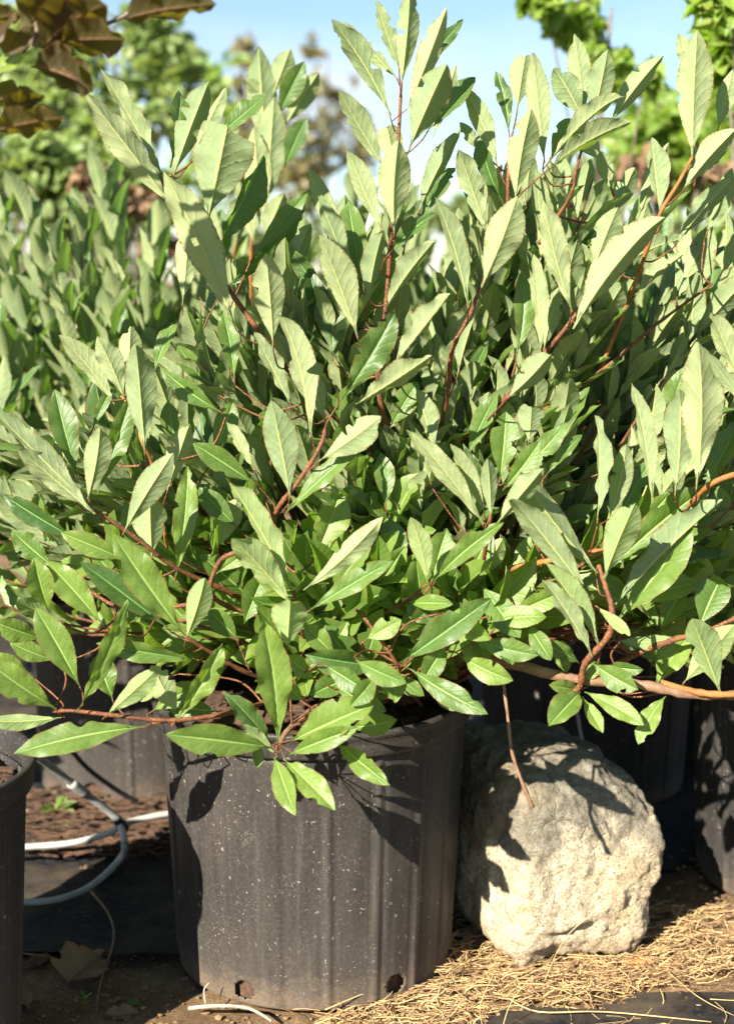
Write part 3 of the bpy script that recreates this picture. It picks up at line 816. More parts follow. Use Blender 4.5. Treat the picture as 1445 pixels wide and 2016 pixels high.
# ------------------------------------------------------------------ the main shrub: leaves read off the photograph
# base x y, tip x y, apparent width, side (U underside / T top), roll (+ faces left), Y of the base, Y change to the tip, flags
LEAVES = '''
# upper left spray
462 640 322 336 82 U 12 1.86 -.05 h
345 415 170 183 62 U -8 1.88 -.05
322 350 198 135 40 U 40 1.90 -.03
342 345 412 160 62 U -5 1.88 -.02 b
336 330 352 178 40 T -30 1.93 .04
378 310 446 170 34 U 20 1.93 .02
428 268 527 184 42 T 30 1.94 .03
410 432 446 258 98 U 0 1.90 -.03 bt
428 490 520 305 58 T -45 1.95 .03
500 505 606 378 38 T 10 2.00 .02
440 570 600 400 40 T -35 2.02 .02
360 600 372 430 50 U 5 2.08 .0
# tall middle spray
770 228 652 38 52 U 15 1.90 -.03 b
786 158 676 42 36 U -10 1.94 .0 bb
788 140 740 0 34 U 30 1.93 -.02 b
790 170 808 -22 48 U 0 1.90 -.03 bh
800 222 880 14 46 U -15 1.88 -.02 b
834 140 912 38 28 T 10 1.93 .03
806 292 880 126 76 U -5 1.87 -.03 b
838 262 936 152 46 T 30 1.92 .02
852 270 898 128 34 U 0 1.95 .0
758 335 666 178 50 U 15 1.88 -.03 b
778 330 762 250 44 U 0 1.96 .0 t
776 460 784 276 68 U 0 1.85 -.03
822 420 906 256 36 U -35 1.93 .0
828 430 896 330 46 T 25 1.95 .02 b
752 455 682 296 44 U 25 1.92 .0
766 500 856 420 40 T 20 1.88 .0 bb
724 600 756 452 44 U -30 1.87 -.03
716 570 686 394 60 T 10 1.92 .03
692 545 627 385 42 U 25 1.90 -.02
704 665 628 462 68 U 22 1.83 -.04
678 480 610 330 40 U 0 2.06 .0
# middle
672 788 780 608 66 T -5 1.84 .0 b
655 700 648 566 72 T 0 1.95 .04
612 860 542 617 40 U 50 1.83 -.03
642 835 592 665 72 U -10 1.86 -.03 bb
538 680 524 498 68 U -8 1.83 -.03
648 592 572 488 38 T 20 2.00 .0
600 600 560 470 40 U 0 2.04 .0
462 748 438 610 44 T 0 1.94 .02
574 800 500 655 36 U 45 1.88 -.02
700 796 850 700 46 U -50 1.82 -.02
772 722 886 578 40 U -45 1.84 -.02
758 608 856 474 46 U -40 1.86 -.01
700 655 792 500 40 T 20 1.98 .0
768 842 822 752 52 T 0 1.95 .0
856 888 820 768 44 U 30 1.90 .0
920 900 980 772 44 T 10 1.94 .0
900 740 950 600 34 U -40 1.95 .0
560 560 612 440 44 U -10 2.04 .0
# right of the middle
922 606 856 388 42 U 30 1.86 -.03
948 566 1018 386 78 U -5 1.86 -.03
958 460 902 294 52 U 10 1.92 -.02 b
1014 396 1046 214 62 U -8 1.88 -.02
1072 322 1048 102 50 U 5 1.90 -.01
1018 215 1034 108 46 U -5 1.95 .0 t
1002 262 976 140 32 T -20 1.98 .02
980 328 914 170 42 U 20 1.94 .0
955 300 905 240 26 U 0 1.99 .0
990 400 948 258 36 T 25 1.96 .0
1150 232 1130 66 48 U 5 1.98 .0
1164 244 1196 98 56 U -5 1.93 -.02
1146 232 1090 134 58 U 0 1.95 .0 b
1198 246 1306 108 44 U -25 1.95 .0 b
1076 336 1242 240 40 U -55 1.86 .02
1090 304 1228 190 42 U -40 1.90 .0
1082 314 1142 232 48 T 20 1.95 .0
1185 320 1132 236 48 U 0 2.02 .0
1126 614 1068 392 56 U 12 1.86 -.03
1166 536 1216 408 58 U -5 1.86 -.02
1128 648 1308 428 66 U -28 1.84 -.01
1150 560 1100 470 40 U 0 1.98 .0
1016 702 1026 534 46 T -25 1.90 .03
1064 695 1050 500 38 U 40 1.88 -.02
1070 690 1100 565 46 U -10 1.92 .0 b
998 784 1084 698 58 U -12 1.82 -.03
1122 760 1150 640 38 T 20 2.0 .0
1060 520 1100 400 50 U -10 2.02 .0
# right edge high spray
1362 314 1372 58 74 U -3 1.88 -.02
1358 160 1334 66 34 U 25 1.92 .0
1412 255 1442 136 40 U 0 1.92 .0
1345 372 1450 252 56 U -15 1.88 .0
1300 420 1282 270 46 U 35 1.93 .0 b
1255 430 1316 280 40 U 0 2.03 .0
1206 376 1180 295 34 U 0 2.0 .0
1210 420 1250 330 44 U -10 2.05 .0
1330 480 1445 350 44 U -30 1.93 .0
1230 520 1345 470 34 U -50 1.95 .0 bb
1250 580 1345 500 36 U -40 2.0 .0 b
1390 460 1440 330 42 U 10 2.02 .0
1340 560 1400 440 50 U 10 2.04 .0
1385 600 1380 450 44 T 30 2.08 .0
# right edge, big
1370 962 1374 674 92 U 3 1.80 -.04
1328 975 1336 766 72 U 8 1.83 -.03
1284 990 1242 754 40 U 35 1.82 -.02
1176 1024 1170 818 32 U 50 1.83 .0
1198 1030 1232 874 48 U 5 1.85 .0
1462 760 1398 615 50 U 15 1.86 -.02
1385 966 1462 826 58 T 25 1.86 .02
1470 800 1396 696 28 U 0 1.78 -.01
1300 860 1350 720 50 T 10 2.02 .0
1440 980 1400 880 40 T 10 1.95 .0
# right lower cluster
1164 1178 1002 986 52 U 25 1.80 -.05 b
1176 1128 1024 930 68 U -10 1.84 -.05
1188 1142 1250 990 66 U -8 1.80 -.04
1205 1115 1398 954 72 T -8 1.86 .03 f
1200 1046 1284 900 46 T 10 1.90 .03 b
1214 1222 1364 1030 84 T 18 1.86 .0
1210 1190 1422 984 36 U -60 1.83 .02
1182 1278 1072 1106 40 U 40 1.80 -.03
1166 1292 1066 1142 32 U 50 1.79 -.03
1178 1244 1108 1120 42 T -15 1.86 .0
1172 1192 1240 1252 24 U 0 1.79 -.03
1222 1195 1374 1148 50 T 15 1.92 .03 f
1250 1240 1440 1170 40 T 10 1.98 .03 f
1166 1306 1256 1358 50 T 10 1.80 -.04 f
1184 1312 1266 1318 28 T 20 1.84 -.03 f
1140 1306 1058 1262 32 T -10 1.84 -.02 f
1140 1356 1080 1348 32 T 0 1.83 -.04 f
1142 1362 1080 1430 54 T 8 1.80 -.05 f
1146 1372 1186 1444 28 T -25 1.80 -.04 f
1150 1362 1268 1428 40 T -15 1.80 -.05 f
1310 1370 1256 1466 42 T 20 1.80 -.03 fbb
1418 1366 1362 1218 66 U 10 1.79 -.03 
1376 1234 1412 1150 66 T 0 1.87 .02 t
1300 1240 1345 1160 50 T 5 1.95 .02
1345 1345 1445 1230 60 U -5 1.86 .0
1290 1350 1360 1250 56 T 20 1.93 .0 f
1210 1260 1330 1255 30 U 20 1.9 .0
1115 1330 1105 1260 40 T 0 1.88 .0 f
1148 1345 1180 1300 26 T 0 1.82 .0 f
1330 1300 1240 1270 30 T 0 1.98 .0 f
# centre right
952 1032 808 850 46 U 30 1.82 -.04
848 952 800 846 30 U 40 1.86 -.03
956 1014 886 874 38 U 28 1.83 -.02
950 1000 914 880 28 T -20 1.88 .0
966 1022 960 902 36 U -5 1.82 -.02
974 1036 1070 922 46 U -20 1.80 -.04
984 945 996 810 62 T -5 1.86 .02 fb
1040 874 1046 802 52 U 0 1.88 -.01 t
1000 955 1118 830 46 T 5 1.87 .02 f
988 965 1064 866 44 T -10 1.83 .0 f
1075 935 1146 856 26 T 25 1.88 .02
852 1146 992 1028 42 T 12 1.80 -.02 f
842 1148 808 1018 42 U 25 1.80 -.03
850 1142 880 1040 54 T 0 1.84 .02 fbb
920 1158 930 1094 52 T 0 1.90 .01 f
945 1145 990 1060 44 U 0 1.90 -.01
1005 1130 1050 1055 40 U 10 1.92 .0
1010 1170 1100 1160 34 T 0 1.95 .0 f
790 1304 968 1178 58 T 8 1.78 -.02
804 1188 892 1190 30 T -20 1.82 -.03 f
948 1152 1024 1256 58 T 0 1.84 -.04
986 1236 1008 1310 50 T -8 1.82 -.04
900 1240 960 1310 44 T 0 1.86 -.03
930 1230 890 1160 40 T 0 1.90 .0
806 1316 960 1406 48 T 5 1.76 -.06 f
782 1322 778 1384 58 T 10 1.77 -.04 f
850 1345 896 1400 30 T 15 1.82 -.03 f
770 1320 835 1370 34 T 10 1.85 -.02
740 1240 850 1250 44 T 0 1.90 -.02
800 1120 760 1020 50 T 0 1.92 .02
700 1110 720 1030 44 T 10 1.94 .02 f
880 1010 830 930 50 T 5 1.95 .0
760 1000 750 890 44 T -10 1.93 .02
800 970 870 900 40 T 10 1.95 .02
1010 1190 1000 1110 44 T 10 1.96 .0
905 1290 1010 1340 46 T 10 1.80 -.03
880 1270 830 1345 44 T 0 1.79 -.03
930 1260 1060 1290 46 T 5 1.80 -.02
960 1225 1075 1215 44 T 10 1.82 -.02
1000 1215 1110 1165 42 T 0 1.84 .0
880 1210 965 1260 40 T 0 1.79 -.03
1040 1230 1085 1300 40 T 0 1.82 -.03
860 1230 800 1180 44 T 0 1.83 .0
700 1330 610 1370 46 T 0 1.79 -.03
660 1350 760 1400 44 T 0 1.76 -.03
640 1310 720 1360 44 T 10 1.74 -.03
620 1340 560 1290 42 T 0 1.77 -.01
700 1300 800 1345 46 T 5 1.74 -.03
660 1290 600 1230 44 T 0 1.78 .0
740 1330 690 1390 42 T 0 1.73 -.03
720 1260 790 1220 44 T 10 1.78 .0
600 1380 540 1340 40 T 0 1.76 .0
820 1260 900 1220 46 T 5 1.79 .0
# centre
628 908 750 820 66 U 10 1.80 -.03 b
572 980 534 788 74 U 10 1.82 -.03
560 1012 718 874 38 T 35 1.82 .0
578 1172 446 942 42 U 42 1.80 -.03
576 1192 456 1060 62 U 12 1.78 -.04
622 1092 668 968 68 T -8 1.85 .03 fb
598 1162 754 1018 46 U 10 1.78 -.02
608 1202 776 1104 44 T 12 1.77 -.01
566 1278 572 1184 72 U 0 1.75 -.03 
548 1462 516 1216 72 T -5 1.74 -.02 f
640 1250 655 1120 60 T 0 1.86 .01 f
752 1312 600 1288 56 T 12 1.80 -.04
700 1330 640 1230 66 T 0 1.82 -.02 b
630 1380 690 1290 62 T 10 1.84 -.02 f
574 1458 736 1388 76 T 10 1.74 -.03 fb
568 1486 706 1432 42 T 5 1.72 -.03 f
690 1432 782 1416 46 T 0 1.80 -.04
662 1462 768 1546 44 T 10 1.76 -.07 f
558 1494 660 1596 52 T -12 1.72 -.07 f
540 1490 582 1606 46 T 15 1.72 -.07 f
536 1472 326 1446 66 T 8 1.74 -.06
536 1466 440 1360 42 T -5 1.76 -.03
510 1462 508 1512 24 T 0 1.76 -.02
545 1488 478 1428 26 U 10 1.74 -.02
590 1330 640 1290 34 T 10 1.83 .0 f
690 1215 640 1300 40 T 0 1.85 .0 f
700 1200 740 1150 46 T 0 1.88 .0 f
470 1260 410 1200 44 T 0 1.84 .0 f
480 1230 520 1130 56 T 0 1.86 .02 f
425 1130 520 1060 40 T 5 1.9 .02 f
# left horizontal branch
286 1430 28 1484 62 T 16 1.74 -.05 f
124 1412 -30 1420 34 U 10 1.75 -.03
112 1396 -36 1294 64 T 8 1.74 -.04 f
158 1352 70 1196 62 T -5 1.76 .0 f
152 1402 252 1180 40 T -30 1.73 .01 f
208 1410 304 1322 44 U 10 1.73 -.02
222 1376 192 1290 54 T 0 1.79 .01 f
346 1418 438 1266 46 T -25 1.74 .01 f
352 1405 300 1310 56 U 0 1.78 -.01 bb
388 1298 190 1266 38 T 20 1.78 -.03
330 1235 158 1106 54 T -8 1.78 -.03
364 1250 222 1050 70 T -5 1.76 -.02
366 1260 404 1138 50 U 5 1.75 -.02
252 1104 120 1048 44 T 5 1.82 -.02
98 1206 68 1098 54 T 0 1.80 -.01 f
202 1228 92 1104 60 T -3 1.80 .0 f
104 1114 24 1044 50 T 5 1.86 .0 f
152 1062 8 974 42 T 15 1.84 .0
84 1256 -14 1222 46 T 5 1.82 -.03 f
60 1330 -20 1290 40 T 5 1.88 -.02 f
110 1300 20 1265 40 T 0 1.90 -.02 f
340 1330 250 1370 50 T 5 1.84 .0 f
300 1400 400 1350 44 T 10 1.83 .0 f
430 1400 330 1390 50 T 0 1.84 .0 f
236 1150 160 1060 44 T 5 1.90 .0
# left sprays
186 1004 -14 806 46 U 30 1.80 -.04
188 1012 36 884 54 U 20 1.79 -.03
128 960 -10 800 44 T -25 1.84 -.01
152 938 108 766 58 T -15 1.84 .02
190 972 260 776 46 T -20 1.82 .02 f
172 988 198 844 58 U 0 1.80 -.03
130 926 112 814 44 U 10 1.86 .0
182 846 222 764 24 T 10 1.90 .02
286 894 268 680 66 U 3 1.82 -.03
246 784 192 662 54 U 12 1.86 -.02
226 796 116 660 44 U 32 1.87 -.02
254 742 258 642 48 U 0 1.92 .0
304 734 350 638 32 T 30 1.90 .02
244 1048 342 892 60 U -15 1.79 -.02
330 966 374 834 52 U -5 1.86 .0
502 952 380 872 50 T 0 1.84 -.01 f
346 1134 370 918 46 T -5 1.86 .02 fb
300 1096 296 978 72 U 0 1.84 -.01
436 812 316 724 46 T 10 1.88 .0 fb
500 924 446 830 28 U 30 1.88 .0
345 880 330 790 44 T 10 1.94 .0
420 900 460 790 50 T 0 1.93 .02 f
410 760 350 680 40 T 0 1.98 .0 f
470 1040 390 960 46 T 0 1.90 .0
430 1080 470 980 46 U 0 1.92 .0
'''
SHRUB_LOC = Vector((PC.x + .06, PC.y + .02, .35))
shrub = empty('shrub', SHRUB_LOC, 'broad leafy shrub filling the middle, pale undersides upright, in the ribbed pot', 'shrub', 'potted shrubs')
bases = []
n_obj = 0
for line in LEAVES.strip().splitlines():
    if line.startswith('#') or not line.strip(): continue
    q = line.split()
    bx, by, tx, ty, w = map(float, q[:5]); side = q[5]; roll = float(q[6]); Y0 = float(q[7]); dY = float(q[8])
    fl = q[9] if len(q) > 9 else ''
    P0 = at(bx, by, Y0); P1 = at(tx, ty, Y0 + dY)
    mid = (P0 + P1) / 2
    v = (CAMP - mid).normalized()
    a = (P1 - P0); L = a.length; a.normalize()
    n0 = (v - a * v.dot(a)).normalized()
    lft = a.cross(n0)
    if lft.x > 0: lft = -lft
    n = n0 * math.cos(R(roll)) + lft * math.sin(R(roll))
    rg = random.Random(int(bx * 13 + ty * 7))
    fold = rg.uniform(.35, 1.15) if side == 'U' else rg.uniform(.15, .75)
    W = w / FPX * mid.y * (.94 if by < 1050 else 1.02) / max(.5, math.cos(R(roll)))
    asp = max(.17, min(.60, W / L))
    bites = []
    nb = fl.count('b')
    for _ in range(nb * 2 + (1 if rg.random() < .55 else 0)):
        bites.append((rg.choice((-1, 1)), rg.uniform(.45, .93), rg.uniform(.025, .075), rg.uniform(.3, .8)))
    up = ty < by - 60
    arch = rg.uniform(-.15, .5) if up else rg.uniform(.25, .8)
    if side == 'T' and up: arch = rg.uniform(.0, .6)
    hole = (.66, .55, .035) if 'h' in fl else None
    d = leaf_data(rg, 40, aspect=asp, fold=fold, arch=arch, twist=rg.uniform(-.25, .25), sick=rg.uniform(-.025, .025), wave=rg.uniform(.006, .022),
                  bites=bites, trunc=rg.uniform(.78, .86) if 't' in fl else 1.0, hole=hole, curl=rg.uniform(0, .5) if rg.random() < .4 else 0)
    mat = M['leaf_fresh'] if ('f' in fl or (by > 1060 and rg.random() < .5)) else M['leaf']
    me = np_mesh('leaf', *d, mat=mat)
    m, L = leaf_frame(P0, P1, -n if side == 'U' else n)
    o = bpy.data.objects.new('leaf', me)
    COL.objects.link(o); o.parent = shrub
    o.matrix_parent_inverse = Matrix.Translation(SHRUB_LOC).inverted()
    o.matrix_basis = m
    bases.append((P0, a.copy(), bx, by))
    n_obj += 1

# stems of the main shrub, read off the photograph: points x y Y
CORE = [(800, 1330, 2.06), (798, 1180, 2.06), (795, 1050, 2.05)]
STEMS = [
    ('twig', .0085, .0050, [(790, 1400, 2.08), (800, 1250, 2.07), (795, 1050, 2.04), (790, 930, 2.00), (765, 840, 1.96)]),
    ('twig', .0060, .0022, [(795, 970, 2.02), (762, 860, 1.97), (745, 740, 1.93), (760, 600, 1.92), (772, 440, 1.90), (784, 280, 1.905), (790, 160, 1.91)]),
    ('twig', .0062, .0026, [(795, 1000, 2.02), (720, 880, 1.97), (640, 810, 1.93), (580, 745, 1.90), (505, 645, 1.88), (440, 550, 1.88), (405, 455, 1.89), (335, 345, 1.89)]),
    ('twig', .0064, .0030, [(800, 980, 2.03), (860, 905, 2.00), (940, 840, 1.97), (1020, 760, 1.93), (1075, 692, 1.90), (1130, 624, 1.88), (1165, 560, 1.87)]),
    ('twig', .0045, .0022, [(850, 920, 2.00), (880, 780, 1.93), (890, 690, 1.90), (925, 620, 1.88), (948, 560, 1.88), (1000, 470, 1.89), (1015, 395, 1.89)]),
    ('twig', .0048, .0022, [(960, 900, 2.02), (1080, 800, 2.00), (1190, 725, 1.98), (1290, 640, 1.97), (1400, 560, 1.97)]),
    ('twig_lit', .0040, .0024, [(1180, 730, 2.0), (1245, 570, 1.95), (1295, 430, 1.90), (1335, 360, 1.885), (1362, 310, 1.88)]),
    ('twig', .0034, .0020, [(1060, 480, 1.97), (1120, 390, 1.94), (1135, 330, 1.93), (1160, 240, 1.94)]),
    ('twig', .0034, .0020, [(1000, 470, 1.95), (1000, 350, 1.93), (1008, 265, 1.94)]),
    ('twig_old', .0100, .0062, [(700, 1330, 2.05), (860, 1290, 1.95), (975, 1300, 1.86), (1120, 1335, 1.83), (1260, 1348, 1.81), (1360, 1368, 1.80), (1470, 1368, 1.80)]),
    ('twig_lit', .0062, .0040, [(1300, 1345, 1.812), (1390, 1366, 1.79), (1470, 1366, 1.78)]),
    ('twig', .0060, .0036, [(1110, 1370, 1.82), (1140, 1352, 1.815), (1152, 1305, 1.80), (1198, 1250, 1.79), (1204, 1200, 1.79), (1190, 1150, 1.80), (1178, 1112, 1.81)]),
    ('twig_lit', .0060, .0042, [(800, 1180, 2.04), (900, 1160, 1.99), (1000, 1122, 1.92), (1100, 1100, 1.87), (1215, 1076, 1.88), (1320, 1030, 1.92), (1395, 956, 1.83), (1460, 930, 1.81)]),
    ('twig', .0056, .0040, [(1180, 1330, 1.93), (1250, 1288, 1.91), (1320, 1262, 1.90), (1390, 1240, 1.89), (1460, 1212, 1.89)]),
    ('twig', .0038, .0024, [(940, 1210, 1.94), (948, 1130, 1.90), (964, 1030, 1.83), (966, 1010, 1.83)]),
    ('twig', .0046, .0030, [(700, 1180, 1.98), (560, 1110, 1.90), (540, 1020, 1.84), (590, 945, 1.82), (630, 880, 1.82), (640, 845, 1.83)]),
    ('twig', .0036, .0024, [(640, 1330, 1.95), (600, 1260, 1.84), (582, 1190, 1.80), (580, 1160, 1.80)]),
    ('twig', .0050, .0034, [(700, 1290, 1.98), (560, 1230, 1.92), (425, 1180, 1.88), (430, 1110, 1.86), (470, 1085, 1.85)]),
    ('twig', .0048, .0028, [(620, 1270, 1.98), (480, 1180, 1.92), (350, 1120, 1.86), (270, 1060, 1.83), (188, 1004, 1.81)]),
    ('twig_lit', .0030, .0020, [(330, 1080, 1.9), (300, 915, 1.86), (280, 870, 1.84), (262, 810, 1.85), (240, 780, 1.87)]),
    ('twig', .0044, .0026, [(760, 1370, 2.0), (600, 1360, 1.90), (470, 1400, 1.80), (342, 1418, 1.765), (240, 1410, 1.75), (150, 1400, 1.745), (105, 1400, 1.745)]),
    ('twig', .0040, .0026, [(640, 1370, 1.95), (500, 1330, 1.84), (400, 1275, 1.79), (365, 1252, 1.775)]),
    ('twig_old', .0050, .0034, [(760, 1380, 2.0), (650, 1380, 1.88), (575, 1430, 1.78), (545, 1475, 1.745)]),
    ('twig', .0034, .0022, [(830, 1390, 1.98), (790, 1340, 1.84), (780, 1305, 1.80), (720, 1220, 1.80), (700, 1200, 1.82)]),
    ('twig', .0030, .0018, [(720, 1222, 1.85), (790, 1190, 1.83), (840, 1150, 1.81)]),
    ('twig_old', .0022, .0034, [(985, 1300, 1.87), (998, 1400, 1.85), (1010, 1490, 1.84), (1048, 1590, 1.83)]),
    ('twig', .0040, .0024, [(420, 1180, 1.9), (250, 1200, 1.9), (120, 1120, 1.92), (20, 1060, 1.95)]),
    ('twig', .0040, .0024, [(260, 1200, 1.9), (420, 1240, 1.9), (560, 1300, 1.93)]),
]
for (mk, r0, r1, pts) in STEMS:
    tube('branch', [at(*p) for p in pts], r0 * .82, r1 * .82, M[mk], shrub, sides=8, n=8, knob=.17)
# side twigs to every leaf cluster that no named stem reaches
stem_pts = [p for (_, _, _, pts) in STEMS for p in smooth_line([at(*q) for q in pts], 8)]
clusters = []
for (P0, a, bx, by) in bases:
    for c in clusters:
        if (c[0] - P0).length < .035:
            c[1].append((P0, a)); break
    else:
        clusters.append([P0.copy(), [(P0, a)]])
for c, mem in clusters:
    best = min(stem_pts, key=lambda p: (p - c).length + max(0, p.z - c.z + .02) * 2 + max(0, c.y - p.y) * 1.0)
    d = (best - c).length
    if d > .11 and c.z > .85:                    # long way to a drawn stem: the twig runs down into the shrub instead
        am0 = sum((m_[1] for m_ in mem), Vector()) / len(mem)
        best = c - am0 * .07 + Vector((0, .05, -.06)); d = (best - c).length
    am = sum((m_[1] for m_ in mem), Vector()) / len(mem)
    am = (am + Vector((0, -.1, .2))).normalized()
    hub = c - am * min(.008, d * .3)
    if d > .010:
        midp = hub.lerp(best, .45) - am * d * .22 + Vector((0, .006, 0))
        tube('twig', [hub, midp, best], .0010, .0017 if d > .06 else .0013, M['twig'], shrub, sides=5, n=6, knob=.12)
    for P0, a in mem:
        if .004 < (P0 - hub).length < .03:
            tube('petiole', [P0 + a * .006, hub], .0008, .0009, M['twig'], shrub, sides=4, n=1)

# ------------------------------------------------------------------ procedural shoots (inside of the shrub, and the shrubs behind)
def shoot_leaves(rg, pts, n, L0, L1, start=.35, spread=(28, 60), face=0.):
    """leaf matrices spiralling along a shoot; the upper side faces the shoot tip"""
    line = smooth_line(pts, 8)
    cum = [0.0]
    for i in range(1, len(line)): cum.append(cum[-1] + (line[i] - line[i - 1]).length)
    T = cum[-1]
    out = []
    ph = rg.uniform(0, 6.28)
    for k in range(n):
        f = start + (1 - start) * (k + .5) / n
        s = f * T
        i = max(1, next((j for j, c in enumerate(cum) if c >= s), len(line) - 1))
        p = line[i - 1].lerp(line[i], (s - cum[i - 1]) / max(1e-6, cum[i] - cum[i - 1]))
        d = (line[i] - line[i - 1]).normalized()
        x = d.cross(Vector((.3, .8, .1))).normalized(); y = d.cross(x)
        an = ph + k * 2.4
        o = x * math.cos(an) + y * math.sin(an)
        if face and rg.random() < face and o.y > -.1: o = Vector((o.x, -abs(o.y) - .3, o.z)).normalized()
        sp = R(rg.uniform(*spread)) * (1.15 - .45 * f)
        a = (d * math.cos(sp) + o * math.sin(sp)).normalized()
        a = (a + Vector((0, 0, .18))).normalized()
        nrm = (d * math.sin(sp) - o * math.cos(sp))
        nrm = (nrm + Vector((rg.uniform(-.3, .3), rg.uniform(-.3, .3), rg.uniform(-.1, .3)))).normalized()
        L = rg.uniform(L0, L1) * (1 - .25 * abs(f - .65))
        m, _ = leaf_frame(p, p + a * L, nrm)
        out.append(m)
    return out

OUT = [(-200, 800), (0, 830), (100, 800), (200, 720), (330, 600), (430, 500), (560, 440), (640, 420), (700, 340), (860, 330), (950, 310), (1040, 270), (1200, 280), (1300, 330), (1445, 380), (1700, 420)]
LOWL = [(-200, 1250), (100, 1250), (300, 1330), (420, 1370), (560, 1370), (740, 1390), (860, 1370), (1000, 1290), (1200, 1300), (1445, 1330), (1700, 1330)]
def interp(tab, x):
    return float(np.interp(x, [p[0] for p in tab], [p[1] for p in tab]))
rg = random.Random(21)
fill_u, fill_f = [], []
trunk0 = at(790, 1390, 2.07)
tries = 0
nshoot = 0
while nshoot < 310 and tries < 6000:
    tries += 1
    tx, ty, tY = rg.uniform(-60, 1560), rg.uniform(330, 1330), rg.uniform(1.95, 2.40)
    if nshoot > 235: tx, ty, tY = rg.gauss(800, 280), rg.uniform(850, 1330), rg.uniform(1.93, 2.10)
    if nshoot > 285: tx, ty, tY = rg.uniform(560, 1060), rg.uniform(1130, 1340), rg.uniform(1.82, 1.93)
    if ty < interp(OUT, tx) + 40 or ty > interp(LOWL, tx) - 20: continue
    tip = at(tx, ty, tY)
    if tip.z < .42: continue
    core = trunk0 + Vector(((tip.x - trunk0.x) * .25, rg.uniform(.02, .12), .06 + rg.uniform(0, .06)))
    mid = core.lerp(tip, .55) + Vector((0, 0, rg.uniform(-.03, .03)))
    last = tip - mid
    if last.length > .30: mid = tip - last.normalized() * .30
    pts = [mid, mid.lerp(tip, .5) + Vector((rg.uniform(-.012, .012), 0, -.008)), tip]
    low = ty > 1040
    lv = shoot_leaves(rg, pts, rg.randint(7, 10) if low else rg.randint(10, 14), .085, .135 if low else .14, .12, (28, 62) if low else (16, 44), 0 if low else .6)
    keep = []
    for m in lv:
        tp = m.translation + m.col[1].to_3d()
        a_, b_ = proj(tp); c_, d_ = proj(m.translation)
        if b_ < interp(OUT, a_) + 12 or max(b_, d_) > interp(LOWL, a_): continue
        if min(tp.y, m.translation.y) < (1.80 if nshoot > 285 else 1.90): continue
        keep.append(m)
    if len(keep) < 3: continue
    (fill_f if low else fill_u).extend(keep)
    tube('branch', [trunk0, core] + pts, .0030, .0012, M['twig'], shrub, sides=6, n=4, knob=.1)
    nshoot += 1
print('annotated', n_obj, 'fill', len(fill_u), len(fill_f))
n_left = max(0, 300 - n_obj)
place_leaves(shrub, fill_u, VAR_MID, M['leaf'], limit=int(n_left * .7))
place_leaves(shrub, fill_f, VAR_MID_F, M['leaf_fresh'], limit=int(n_left * .3))

def back_shrub(loc, seed, nsh, rx, ry, hmin, hmax, label, L0=.10, L1=.15, lean=0.):
    rg = random.Random(seed)
    root = empty('shrub', loc, label, 'shrub', 'potted shrubs')
    base = Vector(loc)
    lv = []
    for k in range(nsh):
        an = rg.uniform(0, 6.28); q = math.sqrt(rg.random())
        top = base + Vector((math.cos(an) * rx * q + lean, math.sin(an) * ry * q, rg.uniform(hmin, hmax) * (1 - .35 * q * q)))
        mid = base.lerp(top, .5) + Vector((math.cos(an) * rx * q * .12, math.sin(an) * ry * q * .12, -.02))
        pts = [base + Vector((rg.uniform(-.02, .02), rg.uniform(-.02, .02), 0)), mid, top]
        tube('branch', pts, .0055, .0018, M['twig'], root, sides=5, n=4, knob=.08)
        lv += shoot_leaves(rg, pts, rg.randint(15, 20), L0, L1, .34, (16, 44), .5)
    place_leaves(root, lv, VAR_LOW, M['leaf'])
back_shrub((-.46, 2.80, .34), 31, 70, .46, .38, .50, .80, 'blurred pale green shrub behind the upper left sprays, in the pot by the tubing')
back_shrub((-.98, 3.05, .30), 32, 60, .46, .40, .48, .80, 'blurred shrub at the left edge, half hidden by the bronze leaved branch')
back_shrub((.0, 3.35, .34), 33, 64, .48, .36, .52, .86, 'blurred shrub behind the tall middle spray, below the sky gap')
back_shrub((.40, 2.90, .34), 34, 60, .46, .32, .50, .84, 'shrub behind the right of the centre, in the shaded pot behind the granite block')
back_shrub((.80, 2.36, .34), 35, 60, .36, .26, .50, .80, 'shrub at the right edge beyond the orange stem, in the rightmost pot', lean=.04)

back_shrub((-.98, 2.35, .30), 36, 50, .40, .34, .42, .72, 'blurred shrub low at the left edge in front of the taller left ones')
# the one blurred tall spray of the row behind
sp = empty('shrub_shoot', at(500, 560, 2.45), 'tall blurred shoot with upright pale leaves rising left of the middle', 'shoot')
for q in ('522 310 510 90 54 U 0', '536 190 572 96 40 U 0', '560 250 628 142 44 U -20', '530 200 480 155 24 U 20', '522 420 540 190 58 U 0', '560 330 604 230 40 T 20',
          '512 450 500 250 50 U 10', '545 230 600 120 40 T 0', '500 480 470 370 36 U 30', '520 480 560 380 40 U -20'):
    q = q.split(); bx, by, tx, ty, w = map(float, q[:5])
    P0 = at(bx, by, 2.45); P1 = at(tx, ty, 2.43)
    n = (CAMP - P0).normalized() + Vector((-1, 0, 0)) * math.sin(R(float(q[6])))
    rg_ = random.Random(int(bx + tx))
    L = (P1 - P0).length
    me = np_mesh('leaf', *leaf_data(rg_, 24, aspect=min(.5, w / FPX * 2.45 * 1.1 / L), arch=.2, fold=.4), mat=M['leaf'])
    m, _ = leaf_frame(P0, P1, -n if q[5] == 'U' else n)
    o = bpy.data.objects.new('leaf', me); COL.objects.link(o); o.parent = sp
    o.matrix_parent_inverse = Matrix.Translation(sp.location).inverted(); o.matrix_basis = m
tube('stem', [at(495, 640, 2.52), at(496, 470, 2.46), at(512, 380, 2.45), at(530, 230, 2.45)], .004, .002, M['twig_lit'], sp)

